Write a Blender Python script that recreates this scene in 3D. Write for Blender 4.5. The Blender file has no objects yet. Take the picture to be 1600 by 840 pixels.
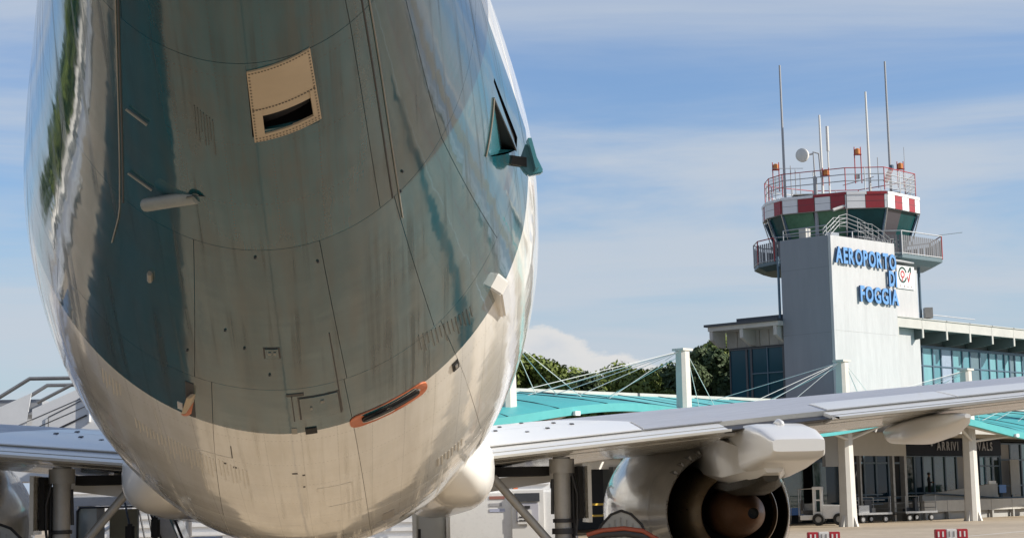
import bpy, bmesh, math, random
import numpy as np
from mathutils import Vector, Matrix
R = math.radians
random.seed(7)
S = bpy.context.scene
COL = S.collection

# ------------------------------------------------------------------ camera, sky, sun, exposure
SUN_AZ, SUN_EL = 104.0, 31.0            # azimuth clockwise from +Y (the aircraft's nose), elevation
cd = bpy.data.cameras.new('camera'); cam = bpy.data.objects.new('camera', cd); COL.objects.link(cam)
cd.sensor_width = 36.0; cd.lens = 2900 / 1600 * 36; cd.clip_start = 0.1; cd.clip_end = 8000
cam.matrix_world = (Matrix.Translation((0.424, -4.3, 1.716)) @ Matrix.Rotation(R(-4.94), 4, 'Z')
                    @ Matrix.Rotation(R(90 + 7.06), 4, 'X') @ Matrix.Rotation(R(-1.26), 4, 'Z'))
S.camera = cam

W = bpy.data.worlds.new('World'); S.world = W; W.use_nodes = True
nt = W.node_tree; nt.nodes.clear()
def N(t, **k):
    n = nt.nodes.new(t)
    for a, b in k.items():
        setattr(n, a, b)
    return n
def L(a, b): nt.links.new(a, b)
def MATH(op, a, b=None, c=None, clamp=False):
    n = N('ShaderNodeMath', operation=op); n.use_clamp = clamp
    for i, v in enumerate((a, b, c)):
        if v is None: continue
        if isinstance(v, (int, float)): n.inputs[i].default_value = v
        else: L(v, n.inputs[i])
    return n.outputs[0]
def RANGE(v, a, b, c=0., d=1., smooth=True):
    n = N('ShaderNodeMapRange'); n.interpolation_type = 'SMOOTHSTEP' if smooth else 'LINEAR'
    L(v, n.inputs[0])
    for i, q in enumerate((a, b, c, d)): n.inputs[i + 1].default_value = q
    return n.outputs[0]
def NOISE(vec, scale, detail=6, rough=.55, dist=0.):
    n = N('ShaderNodeTexNoise'); L(vec, n.inputs['Vector'])
    n.inputs['Scale'].default_value = scale; n.inputs['Detail'].default_value = detail
    n.inputs['Roughness'].default_value = rough; n.inputs['Distortion'].default_value = dist
    return n.outputs[0]
def MIXC(f, a, b):
    n = N('ShaderNodeMix', data_type='RGBA')
    if isinstance(f, (int, float)): n.inputs[0].default_value = f
    else: L(f, n.inputs[0])
    for i, v in ((6, a), (7, b)):
        if isinstance(v, tuple): n.inputs[i].default_value = (*v, 1)
        else: L(v, n.inputs[i])
    return n.outputs[2]
sky = N('ShaderNodeTexSky', sky_type='NISHITA'); sky.sun_disc = False
sky.sun_elevation = R(SUN_EL); sky.sun_rotation = R(SUN_AZ); sky.air_density = 1.25; sky.dust_density = 0.25; sky.ozone_density = 3.0
tc = N('ShaderNodeTexCoord'); sep = N('ShaderNodeSeparateXYZ'); L(tc.outputs['Generated'], sep.inputs[0])
dx, dy, dz = sep.outputs
# high thin cloud: noise on a flat layer seen in perspective
zz = MATH('ADD', MATH('MAXIMUM', dz, 0.0), 0.10)
cmb = N('ShaderNodeCombineXYZ'); L(MATH('DIVIDE', dx, zz), cmb.inputs[0]); L(MATH('DIVIDE', dy, zz), cmb.inputs[1])
mp = N('ShaderNodeMapping'); L(cmb.outputs[0], mp.inputs[0])
mp.inputs['Rotation'].default_value = (0, 0, R(-12)); mp.inputs['Scale'].default_value = (0.42, 1.0, 1); mp.inputs['Location'].default_value = (3.1, 0.6, 0)
ci = NOISE(mp.outputs[0], 0.85, 9, .58, .7)
cif = RANGE(ci, .36, .60)
ci2 = NOISE(mp.outputs[0], 4.0, 6, .6, .4)
cif = MATH('MULTIPLY', cif, RANGE(ci2, .1, .6, .72, 1.0))
cif = MATH('MULTIPLY', MATH('MULTIPLY', cif, .86), RANGE(dz, .22, .85, 1.0, .35))   # thinner at steep angles; thinned out of view overhead to cut the fill light
tint = N('ShaderNodeMix', data_type='RGBA', blend_type='MULTIPLY'); tint.inputs[0].default_value = 1; L(sky.outputs[0], tint.inputs[6]); tint.inputs[7].default_value = (1.12, 1.22, 1.5, 1)
haze_ = MIXC(RANGE(dz, .0, .17, .75, 0.), tint.outputs[2], (4.9, 6.1, 7.6))
skyc = MIXC(cif, haze_, (6.1, 6.75, 7.6))
# cumulus standing low over the horizon, all around
az = MATH('ARCTAN2', dx, dy)
cb2 = N('ShaderNodeCombineXYZ'); L(MATH('ADD', az, .5), cb2.inputs[0]); L(MATH('MULTIPLY', dz, 1.55), cb2.inputs[1])
cu_big = NOISE(cb2.outputs[0], 5.5, 2, .5)
cu_det = NOISE(cb2.outputs[0], 26.0, 7, .62, .15)
top = MATH('ADD', MATH('MULTIPLY', RANGE(cu_big, .40, .70, 0, 1, False), .150), MATH('MULTIPLY', MATH('SUBTRACT', cu_det, .5), .07))
hgt = MATH('SUBTRACT', top, dz)
cuf = RANGE(hgt, 0.0, 0.010)
cu_sh = RANGE(hgt, .008, .07)
cuc = MIXC(cu_sh, (8.3, 8.2, 8.1), (4.9, 5.9, 7.3))
skyc = MIXC(MATH('MULTIPLY', cuf, .9), skyc, cuc)
bg = N('ShaderNodeBackground'); L(skyc, bg.inputs[0]); bg.inputs[1].default_value = 0.07
wo = N('ShaderNodeOutputWorld'); L(bg.outputs[0], wo.inputs[0])

sd = bpy.data.lights.new('sun', 'SUN'); sd.energy = 5.0; sd.angle = R(.53); sd.color = (1, .93, .82)
sun = bpy.data.objects.new('sun', sd); COL.objects.link(sun)
sv = Vector((math.sin(R(SUN_AZ)) * math.cos(R(SUN_EL)), math.cos(R(SUN_AZ)) * math.cos(R(SUN_EL)), math.sin(R(SUN_EL))))
sun.rotation_euler = sv.to_track_quat('Z', 'Y').to_euler(); sun.location = (60, -20, 60)
S.view_settings.view_transform = 'Standard'; S.view_settings.look = 'None'
S.view_settings.exposure = 0.38; S.view_settings.gamma = 1.0; S.view_settings.use_curve_mapping = False
S.render.engine = 'CYCLES'

# ------------------------------------------------------------------ materials
MATS = {}
def mat(name, col, rough=.5, metal=0., var=.0, scale=3., bump=0., bscale=20., coat=0., spec=.5, obj=True, stretch=None, ior=None):
    if name in MATS: return MATS[name]
    global nt
    m = bpy.data.materials.new(name); m.use_nodes = True; old = nt; nt = m.node_tree
    b = nt.nodes['Principled BSDF']
    b.inputs['Base Color'].default_value = (*col, 1); b.inputs['Roughness'].default_value = rough; b.inputs['Metallic'].default_value = metal
    b.inputs['Coat Weight'].default_value = coat; b.inputs['Coat Roughness'].default_value = .04
    b.inputs['Specular IOR Level'].default_value = spec
    if ior: b.inputs['IOR'].default_value = ior
    if var or bump:
        t = N('ShaderNodeTexCoord'); v = t.outputs['Object']
        if stretch:
            q = N('ShaderNodeMapping'); q.inputs['Scale'].default_value = stretch; L(v, q.inputs[0]); v = q.outputs[0]
    if var and var < .05:
        f = NOISE(v, scale, 3, .5); L(MIXC(RANGE(f, .3, .7), tuple(c * (1 - var) for c in col), col), b.inputs['Base Color'])
    elif var:
        f = NOISE(v, scale, 6, .6)
        f2 = NOISE(v, scale * 7.3, 4, .6)
        ff = RANGE(MATH('ADD', MATH('MULTIPLY', f, .7), MATH('MULTIPLY', f2, .3)), .32, .68, 0, 1, False)
        L(MIXC(ff, tuple(c * (1 - var) for c in col), tuple(min(1, c * (1 + var * .6)) for c in col)), b.inputs['Base Color'])
        L(RANGE(f2, .3, .7, max(0.02, rough - .07), min(1, rough + .1)), b.inputs['Roughness'])
    if bump:
        bp = N('ShaderNodeBump'); L(NOISE(v, bscale, 5, .6), bp.inputs['Height']); bp.inputs['Strength'].default_value = 1; bp.inputs['Distance'].default_value = bump
        L(bp.outputs[0], b.inputs['Normal'])
    nt = old; MATS[name] = m
    return m

def skin_material():
    """glossy aircraft paint: teal aft of the livery ring, white ahead; slight skin waviness, streaks of grime"""
    global nt
    m = bpy.data.materials.new('fuselage_paint'); m.use_nodes = True; old = nt; nt = m.node_tree
    b = nt.nodes['Principled BSDF']
    uv = N('ShaderNodeUVMap'); uv.uv_map = 'skin'
    at = N('ShaderNodeAttribute'); at.attribute_name = 'livery'
    f = RANGE(at.outputs['Fac'], -.002, .002)                       # 1 = teal
    st = N('ShaderNodeMapping'); L(uv.outputs[0], st.inputs[0]); st.inputs['Scale'].default_value = (9, .55, 1)
    s1 = NOISE(st.outputs[0], 1.0, 6, .65, .3)
    s2 = NOISE(uv.outputs[0], 2.2, 6, .6)
    dirt = RANGE(MATH('ADD', MATH('MULTIPLY', s1, .6), MATH('MULTIPLY', s2, .4)), .40, .66)
    stk = N('ShaderNodeMapping'); L(uv.outputs[0], stk.inputs[0]); stk.inputs['Scale'].default_value = (14, .28, 1)
    s3 = MATH('MULTIPLY', RANGE(NOISE(stk.outputs[0], 1.0, 5, .6, .2), .50, .66), RANGE(NOISE(uv.outputs[0], .9, 3, .5), .36, .56))
    teal = MIXC(dirt, (.007, .080, .108), (.030, .060, .066))
    white = MIXC(dirt, (.82, .80, .75), (.72, .69, .62))
    teal = MIXC(MATH('MULTIPLY', s3, .5), teal, (.022, .024, .020)); white = MIXC(MATH('MULTIPLY', s3, .35), white, (.42, .39, .32))
    oi = N('ShaderNodeObjectInfo'); rnd = oi.outputs['Random']
    sxx = N('ShaderNodeSeparateXYZ'); L(uv.outputs[0], sxx.inputs[0])
    def rows(v, pitch, w):      # thin lines every pitch metres
        fr_ = MATH('FRACT', MATH('DIVIDE', v, pitch)); return RANGE(MATH('ABSOLUTE', MATH('SUBTRACT', fr_, .5)), w / pitch, 0.0)
    def dots(v, pitch): return RANGE(MATH('SINE', MATH('MULTIPLY', v, 2 * math.pi / pitch)), -.1, .6)
    riv = MATH('MAXIMUM', MATH('MULTIPLY', rows(sxx.outputs[1], .508, .006), dots(sxx.outputs[0], .028)), MATH('MULTIPLY', rows(sxx.outputs[0], .245, .006), dots(sxx.outputs[1], .028)))
    paint = MIXC(f, white, teal)
    vm = N('ShaderNodeMix', data_type='RGBA', blend_type='MULTIPLY'); vm.inputs[0].default_value = 1; L(paint, vm.inputs[6])
    cv = N('ShaderNodeCombineColor'); k_ = MATH('ADD', .93, MATH('MULTIPLY', rnd, .14)); L(k_, cv.inputs[0]); L(k_, cv.inputs[1]); L(k_, cv.inputs[2]); L(cv.outputs[0], vm.inputs[7])
    L(MIXC(MATH('MULTIPLY', riv, .45), vm.outputs[2], (.03, .03, .028)), b.inputs['Base Color'])
    L(MATH('ADD', MATH('ADD', MATH('MULTIPLY', dirt, .10), MATH('ADD', .045, MATH('MULTIPLY', rnd, .03))), MATH('MULTIPLY', s3, .22)), b.inputs['Roughness'])
    b.inputs['IOR'].default_value = 1.5
    L(MATH('MULTIPLY', MATH('SUBTRACT', 1.0, MATH('MULTIPLY', s3, .8)), .38), b.inputs['Coat Weight']); b.inputs['Coat Roughness'].default_value = .035; b.inputs['Coat IOR'].default_value = 1.5
    # skin waviness between frames and stringers
    fr = N('ShaderNodeMapping'); L(uv.outputs[0], fr.inputs[0]); fr.inputs['Scale'].default_value = (1.4, 2.6, 1)
    w1 = NOISE(fr.outputs[0], 1.3, 2, .45)
    sx = N('ShaderNodeSeparateXYZ'); L(uv.outputs[0], sx.inputs[0])
    w2 = MATH('MULTIPLY', MATH('ABSOLUTE', MATH('SINE', MATH('MULTIPLY', sx.outputs[1], math.pi / .508))), .16)
    w4 = MATH('MULTIPLY', MATH('SINE', MATH('MULTIPLY', sx.outputs[0], 2 * math.pi / .24)), .05)
    w3 = MATH('MULTIPLY', NOISE(uv.outputs[0], 7., 4, .55), .09)
    h = MATH('ADD', MATH('ADD', MATH('ADD', w1, w2), w3), w4)
    bp = N('ShaderNodeBump'); L(h, bp.inputs['Height']); bp.inputs['Strength'].default_value = 1.0; bp.inputs['Distance'].default_value = .0030
    L(bp.outputs[0], b.inputs['Normal']); L(bp.outputs[0], b.inputs['Coat Normal'])
    nt = old
    return m
M_SKIN = skin_material()

def apron_material():
    global nt
    m = bpy.data.materials.new('apron_concrete'); m.use_nodes = True; old = nt; nt = m.node_tree
    b = nt.nodes['Principled BSDF']; t = N('ShaderNodeTexCoord'); v = t.outputs['Object']
    n1 = NOISE(v, .06, 6, .6); n2 = NOISE(v, 1.3, 7, .65); n3 = NOISE(v, 30., 3, .6)
    f = RANGE(MATH('ADD', MATH('ADD', MATH('MULTIPLY', n1, .5), MATH('MULTIPLY', n2, .35)), MATH('MULTIPLY', n3, .15)), .36, .64)
    c = MIXC(f, (.28, .225, .16), (.45, .37, .27))
    stain = RANGE(NOISE(v, .45, 5, .7, .6), .60, .72)
    c = MIXC(MATH('MULTIPLY', stain, .55), c, (.13, .115, .10))
    br = N('ShaderNodeTexBrick'); L(v, br.inputs[0]); br.offset = 0; br.inputs['Scale'].default_value = 1
    br.inputs['Brick Width'].default_value = 6; br.inputs['Row Height'].default_value = 6; br.inputs['Mortar Size'].default_value = .02
    c = MIXC(MATH('MULTIPLY', br.outputs['Fac'], .6), c, (.08, .075, .07))
    L(c, b.inputs['Base Color']); b.inputs['Roughness'].default_value = .85
    bp = N('ShaderNodeBump'); L(n3, bp.inputs['Height']); bp.inputs['Distance'].default_value = .004; L(bp.outputs[0], b.inputs['Normal'])
    nt = old
    return m
M_APRON = apron_material()

WHITE = mat('white_paint', (.78, .77, .74), .25, var=.03, scale=.5, coat=.4)
WINGW = mat('wing_white', (.64, .635, .615), .30, var=.035, scale=.6, coat=.3, stretch=(1, .3, 1))
WINGG = mat('wing_grey', (.36, .37, .40), .38, var=.10, scale=1.2, stretch=(.5, 1.5, 1))
ROOTW = mat('root_white', (.82, .81, .78), .3, var=.03, scale=.6, coat=.3)
UNDER = mat('wing_underside', (.50, .48, .43), .22, var=.22, scale=1.2, coat=.4, stretch=(.35, 2.2, 1))
NAC = mat('nacelle_paint', (.74, .72, .67), .16, var=.12, scale=1.5, coat=.6)
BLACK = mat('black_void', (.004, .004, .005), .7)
DARK = mat('dark_grey', (.03, .03, .033), .5)
RUBBER = mat('rubber', (.02, .02, .02), .75, var=.3, scale=9)
GREYM = mat('grey_metal', (.30, .29, .27), .38, .5, var=.2, scale=5)
GEARM = mat('gear_grey', (.40, .39, .37), .38, .2, var=.15, scale=5)
STEEL = mat('steel', (.5, .5, .5), .3, .9, var=.15, scale=6)
GALV = mat('galvanised', (.42, .43, .44), .45, .6, var=.15, scale=4)
BRONZE = mat('hot_section_metal', (.36, .27, .17), .34, .9, var=.25, scale=5, stretch=(1, .3, 1))
PLUG = mat('plug_metal', (.17, .085, .045), .45, .7, var=.35, scale=4)
ORANGE = mat('orange_paint', (.62, .17, .07), .45, var=.2, scale=8)
TAN = mat('tan_metal', (.50, .40, .28), .42, .15, var=.12, scale=5)
TEAL = mat('teal_paint', (.014, .09, .11), .12, coat=.8)
TEALL = mat('teal_paint_light', (.05, .21, .25), .22, coat=.6)
STRIP = mat('grey_strip', (.26, .25, .22), .4, var=.15, scale=6)
MAST = mat('mast_grey', (.27, .29, .28), .35, var=.15, scale=8)
DBLW = mat('doubler_white', (.64, .60, .52), .30, coat=.5)
DBLT = mat('doubler_teal', (.010, .030, .034), .30, coat=.5)
RED = mat('red_paint', (.36, .025, .03), .45, var=.15, scale=3)
HOSE = mat('red_hose', (.32, .07, .035), .5, var=.2, scale=6)
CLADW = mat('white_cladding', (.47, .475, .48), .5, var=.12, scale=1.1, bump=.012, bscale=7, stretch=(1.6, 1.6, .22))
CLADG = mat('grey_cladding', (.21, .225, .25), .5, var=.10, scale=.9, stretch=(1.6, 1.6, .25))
CONCW = mat('pale_concrete', (.47, .46, .43), .7, var=.14, scale=.9)
CONCG = mat('grey_concrete', (.33, .33, .32), .8, var=.2, scale=.8)
COLW = mat('column_white', (.60, .58, .53), .5, var=.08, scale=1.5)
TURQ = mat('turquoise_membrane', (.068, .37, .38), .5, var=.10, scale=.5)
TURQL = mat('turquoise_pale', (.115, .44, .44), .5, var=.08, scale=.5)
BEIGE = mat('beige_soffit', (.48, .44, .36), .6, var=.1, scale=.8)
GLASS = mat('window_glass', (.03, .06, .075), .04, spec=.9, ior=1.6)
GLASSB = mat('blue_curtain_glass', (.10, .27, .32), .06, var=.25, scale=.9, spec=.9, stretch=(1.5, 1.5, .3), ior=1.6)
GLASSG = mat('green_cab_glass', (.10, .21, .13), .15, spec=.15, var=.35, scale=.6)
GLASSD = mat('dark_glass', (.006, .026, .045), .05, spec=.25)
MULL = mat('blue_grey_frame', (.07, .12, .17), .4)
MULLG = mat('pale_frame', (.35, .45, .48), .4)
LETTER = mat('blue_letter', (.12, .29, .58), .4, var=.1, scale=2)
LETTERS = mat('blue_letter_side', (.03, .07, .16), .5)
BRKD = mat('soffit_shade', (.11, .125, .12), .7)  # dark grey-green eaves recess, with the brackets' shaded sides put into the colour
ROOFG = mat('roof_sheet', (.44, .43, .40), .55, var=.12, scale=.8)
TRIMD = mat('dark_trim', (.05, .055, .065), .5)
YEL = mat('yellow_paint', (.62, .40, .04), .5)
BLUE = mat('blue_paint', (.02, .12, .36), .4)
OBST = mat('obstruction_amber', (.55, .20, .05), .4)
STAIRW = mat('stair_white', (.70, .71, .72), .35, var=.06, scale=2)
TRUCKW = mat('truck_white', (.80, .80, .79), .3, var=.06, scale=2, coat=.3)
CREAM = mat('cream_panel', (.62, .60, .47), .5, var=.08, scale=3)
SKINP = mat('skin_tone', (.30, .17, .11), .6)
CLOTH = mat('dark_clothes', (.012, .012, .016), .85)
BARK = mat('bark', (.10, .07, .05), .9, var=.3, scale=6)
def leafmat(name, a, b):
    global nt
    m = bpy.data.materials.new(name); m.use_nodes = True; old = nt; nt = m.node_tree
    p = nt.nodes['Principled BSDF']; t = N('ShaderNodeTexCoord')
    f = RANGE(NOISE(t.outputs['Object'], .55, 5, .7), .35, .65)
    L(MIXC(f, a, b), p.inputs['Base Color']); p.inputs['Roughness'].default_value = .65
    p.inputs['Specular IOR Level'].default_value = .25
    nt = old
    return m
LEAFL = leafmat('pine_leaf', (.11, .15, .028), (.18, .22, .055))
LEAFD = leafmat('dark_leaf', (.042, .070, .030), (.085, .115, .048))

# ------------------------------------------------------------------ mesh helpers
class MB:
    def __init__(s): s.v = []; s.f = []; s.m = []
    def add(s, vs, fs, mi=0):
        o = len(s.v); s.v += [tuple(map(float, p)) for p in vs]
        for f in fs: s.f.append([i + o for i in f]); s.m.append(mi)
        return s
    def box(s, x0, x1, y0, y1, z0, z1, mi=0):
        return s.add([(x0, y0, z0), (x1, y0, z0), (x1, y1, z0), (x0, y1, z0), (x0, y0, z1), (x1, y0, z1), (x1, y1, z1), (x0, y1, z1)],
                     [(3, 2, 1, 0), (4, 5, 6, 7), (0, 1, 5, 4), (1, 2, 6, 5), (2, 3, 7, 6), (3, 0, 4, 7)], mi)
    def prism(s, poly, axis, a, b, mi=0):
        """poly in the plane across axis ('x': (y,z), 'y': (x,z), 'z': (x,y)) pushed from a to b"""
        def P(p, q): return {'x': (q, p[0], p[1]), 'y': (p[0], q, p[1]), 'z': (p[0], p[1], q)}[axis]
        n = len(poly); vs = [P(p, a) for p in poly] + [P(p, b) for p in poly]
        fs = [tuple(range(n))[::-1], tuple(range(n, 2 * n))] + [(i, (i + 1) % n, n + (i + 1) % n, n + i) for i in range(n)]
        return s.add(vs, fs, mi)
    def tube(s, pts, r, n=8, mi=0, caps=True):
        pts = [Vector(p) for p in pts]; rs = r if isinstance(r, (list, tuple)) else [r] * len(pts)
        rings = []; up = None
        for i, p in enumerate(pts):
            d = ((pts[min(i + 1, len(pts) - 1)] - p).normalized() + (p - pts[max(i - 1, 0)]).normalized())
            if d.length < 1e-6: d = Vector((0, 0, 1))
            d.normalize()
            if up is None:
                up = Vector((0, 0, 1)) if abs(d.z) < .9 else Vector((1, 0, 0))
            a = d.cross(up).normalized(); b = a.cross(d).normalized(); up = b
            rings.append([p + (a * math.cos(2 * math.pi * k / n) + b * math.sin(2 * math.pi * k / n)) * rs[i] for k in range(n)])
        return s.loft(rings, mi, caps)
    def loft(s, rings, mi=0, caps=True):
        n = len(rings[0]); vs = [p for r in rings for p in r]; fs = []
        for i in range(len(rings) - 1):
            for k in range(n):
                fs.append((i * n + k, i * n + (k + 1) % n, (i + 1) * n + (k + 1) % n, (i + 1) * n + k))
        if caps: fs += [tuple(range(n))[::-1], tuple(range((len(rings) - 1) * n, len(rings) * n))]
        return s.add(vs, fs, mi)
    def lathe(s, prof, c, axis='y', n=48, mi=0):
        """prof: (along, radius) pairs"""
        rings = []
        for a, r in prof:
            q = []
            for k in range(n):
                u, w = r * math.cos(2 * math.pi * k / n), r * math.sin(2 * math.pi * k / n)
                q.append({'y': (c[0] + u, c[1] + a, c[2] + w), 'z': (c[0] + u, c[1] + w, c[2] + a), 'x': (c[0] + a, c[1] + u, c[2] + w)}[axis])
            rings.append(q)
        return s.loft(rings, mi, False)
    def build(s, name, mats, parent=None, smooth=False, fix=True, bevel=0):
        me = bpy.data.meshes.new(name); me.from_pydata(s.v, [], s.f)
        mats = mats if isinstance(mats, (list, tuple)) else [mats]
        for m in mats: me.materials.append(m)
        me.polygons.foreach_set('material_index', s.m)
        if fix or bevel:
            bm = bmesh.new(); bm.from_mesh(me)
            if fix: bmesh.ops.recalc_face_normals(bm, faces=bm.faces)
            if bevel:
                bmesh.ops.remove_doubles(bm, verts=bm.verts, dist=1e-5)
                es = [e for e in bm.edges if len(e.link_faces) == 2 and e.calc_face_angle() > .6]
                bmesh.ops.bevel(bm, geom=es, offset=bevel, segments=2, affect='EDGES', clamp_overlap=True)
            bm.to_mesh(me); bm.free()
        if smooth:
            me.polygons.foreach_set('use_smooth', [True] * len(me.polygons))
            if smooth != 'full': me.set_sharp_from_angle(angle=R(38))
        o = bpy.data.objects.new(name, me); COL.objects.link(o)
        if parent: o.parent = parent
        return o
def tag(o, label, cat=None, group=None, kind=None):
    o['label'] = label
    if cat: o['category'] = cat
    if group: o['group'] = group
    if kind: o['kind'] = kind
    return o
def empty(name, loc=(0, 0, 0), rz=0., parent=None):
    o = bpy.data.objects.new(name, None); COL.objects.link(o); o.location = loc; o.rotation_euler = (0, 0, rz)
    o.empty_display_size = .3
    if parent: o.parent = parent
    return o
def structure(o): o['kind'] = 'structure'; return o
def copy_tree(o, parent=None):
    c = o.copy(); COL.objects.link(c); c.parent = parent
    for ch in o.children: copy_tree(ch, c)
    return c
def B(name, m, parent, *dims, bevel=0): return MB().box(*dims).build(name, m, parent, bevel=bevel)
def TB(name, m, parent, pts, r, n=8): return MB().tube(pts, r, n).build(name, m, parent, smooth=True)
def text_mesh(body, size, extrude, offset=0., xs=1.):
    c = bpy.data.curves.new('t', 'FONT'); c.body = body; c.size = size; c.extrude = extrude; c.offset = offset; c.resolution_u = 3
    o = bpy.data.objects.new('t', c); COL.objects.link(o)
    me = bpy.data.meshes.new_from_object(o); bpy.data.objects.remove(o); bpy.data.curves.remove(c)
    for v in me.vertices: v.co.x *= xs
    return me

# ------------------------------------------------------------------ ground
g = MB().add([(-3000, -3000, 0), (3000, -3000, 0), (3000, 3000, 0), (-3000, 3000, 0)], [(0, 1, 2, 3)])
structure(g.build('apron', M_APRON, fix=False))
PAINTW = mat('road_paint_white', (.62, .61, .57), .7, var=.2, scale=2)
PAINTY = mat('road_paint_yellow', (.55, .36, .05), .7, var=.25, scale=2)
PAINTR = mat('road_paint_red', (.38, .10, .07), .7, var=.25, scale=2)
def line(name, pts, w, m, z=.004):
    b = MB()
    for (a, c) in zip(pts[:-1], pts[1:]):
        a = Vector((*a, 0)); c = Vector((*c, 0)); d = (c - a).normalized(); n = Vector((-d.y, d.x, 0)) * w / 2
        b.add([(*(a - n).xy, z), (*(c - n).xy, z), (*(c + n).xy, z), (*(a + n).xy, z)], [(0, 1, 2, 3)])
    return structure(b.build(name, m, fix=False))
line('painted_service_line', [(9.5, -50), (9.5, 45), (28, 70), (70, 90)], .15, PAINTW)
line('painted_safety_line', [(13.4, -60), (13.4, 40), (33, 64), (90, 92)], .2, PAINTR)

# ------------------------------------------------------------------ airliner
TT = np.array([0, 1, 2, 3, 4, 5, 6, 7, 8, 9, 10, 11, 12, 13, 24, 27, 29, 30.5, 31.5, 32.1], float)
ZB = np.array([4.259, 3.939, 3.618, 3.288, 2.959, 2.64, 2.333, 2.048, 1.803, 1.6, 1.448, 1.365, 1.33, 1.33, 1.33, 1.38, 1.5, 1.72, 2.05, 2.5])
ZC = np.array([4.554, 4.454, 4.354, 4.234, 4.104, 3.964, 3.814, 3.674, 3.534, 3.434, 3.381, 3.367, 3.383, 3.4, 3.4, 3.35, 3.2, 3.0, 2.85, 2.75])
ZT = np.array([4.95, 5.05, 5.13, 5.2, 5.25, 5.29, 5.32, 5.34, 5.34, 5.34, 5.34, 5.34, 5.34, 5.34, 5.34, 5.3, 4.9, 4.2, 3.6, 3.0])
WW = np.array([.266, .436, .614, .792, .97, 1.17, 1.375, 1.556, 1.672, 1.75, 1.795, 1.825, 1.845, 1.86, 1.88, 1.84, 1.62, 1.25, .8, .25])
def herm(t, A):
    m = np.gradient(A, TT); t = np.asarray(t, float); i = np.clip(np.searchsorted(TT, t) - 1, 0, len(TT) - 2)
    h = TT[i + 1] - TT[i]; s = (t - TT[i]) / h
    return (2 * s**3 - 3 * s**2 + 1) * A[i] + (s**3 - 2 * s**2 + s) * h * m[i] + (-2 * s**3 + 3 * s**2) * A[i + 1] + (s**3 - s**2) * h * m[i + 1]
def fus(t, a):
    """point on the fuselage skin: t metres ahead of the tail tip, a radians from the keel (+ right)"""
    t = np.asarray(t, float); a = np.asarray(a, float)
    w, zb, zc, zt = herm(t, WW), herm(t, ZB), herm(t, ZC), herm(t, ZT); c = np.cos(a)
    z = np.where(c > 0, zc - (zc - zb) * c, zc - (zt - zc) * c)
    return np.stack([w * np.sin(a), t + 0 * a, z], -1)
def fusn(t, a):
    e = 1e-3
    n = np.cross(fus(t + e, a) - fus(t - e, a), fus(t, a + e) - fus(t, a - e))
    n = n / np.linalg.norm(n, axis=-1, keepdims=True)
    P = fus(t, a); C0 = np.stack([0 * P[..., 0], P[..., 1], herm(t, ZC)], -1)
    s = np.sign(np.sum(n * (P - C0), -1, keepdims=True)); return n * s
def livery(t, a):
    d = np.degrees(np.abs(a))
    lim = np.where(d < 75, 6.72 - .10 * np.sin(np.radians(d * 1.2)), 6.62 - (d - 75) * .012)
    v1 = lim - t
    v2 = (94 - d) * .02
    return np.minimum(v1, v2)

PLANE = empty('airliner'); tag(PLANE, 'white twin-engine airliner with teal glossy tail seen from behind and below', 'airplane')
FUS = empty('fuselage', parent=PLANE)

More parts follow.
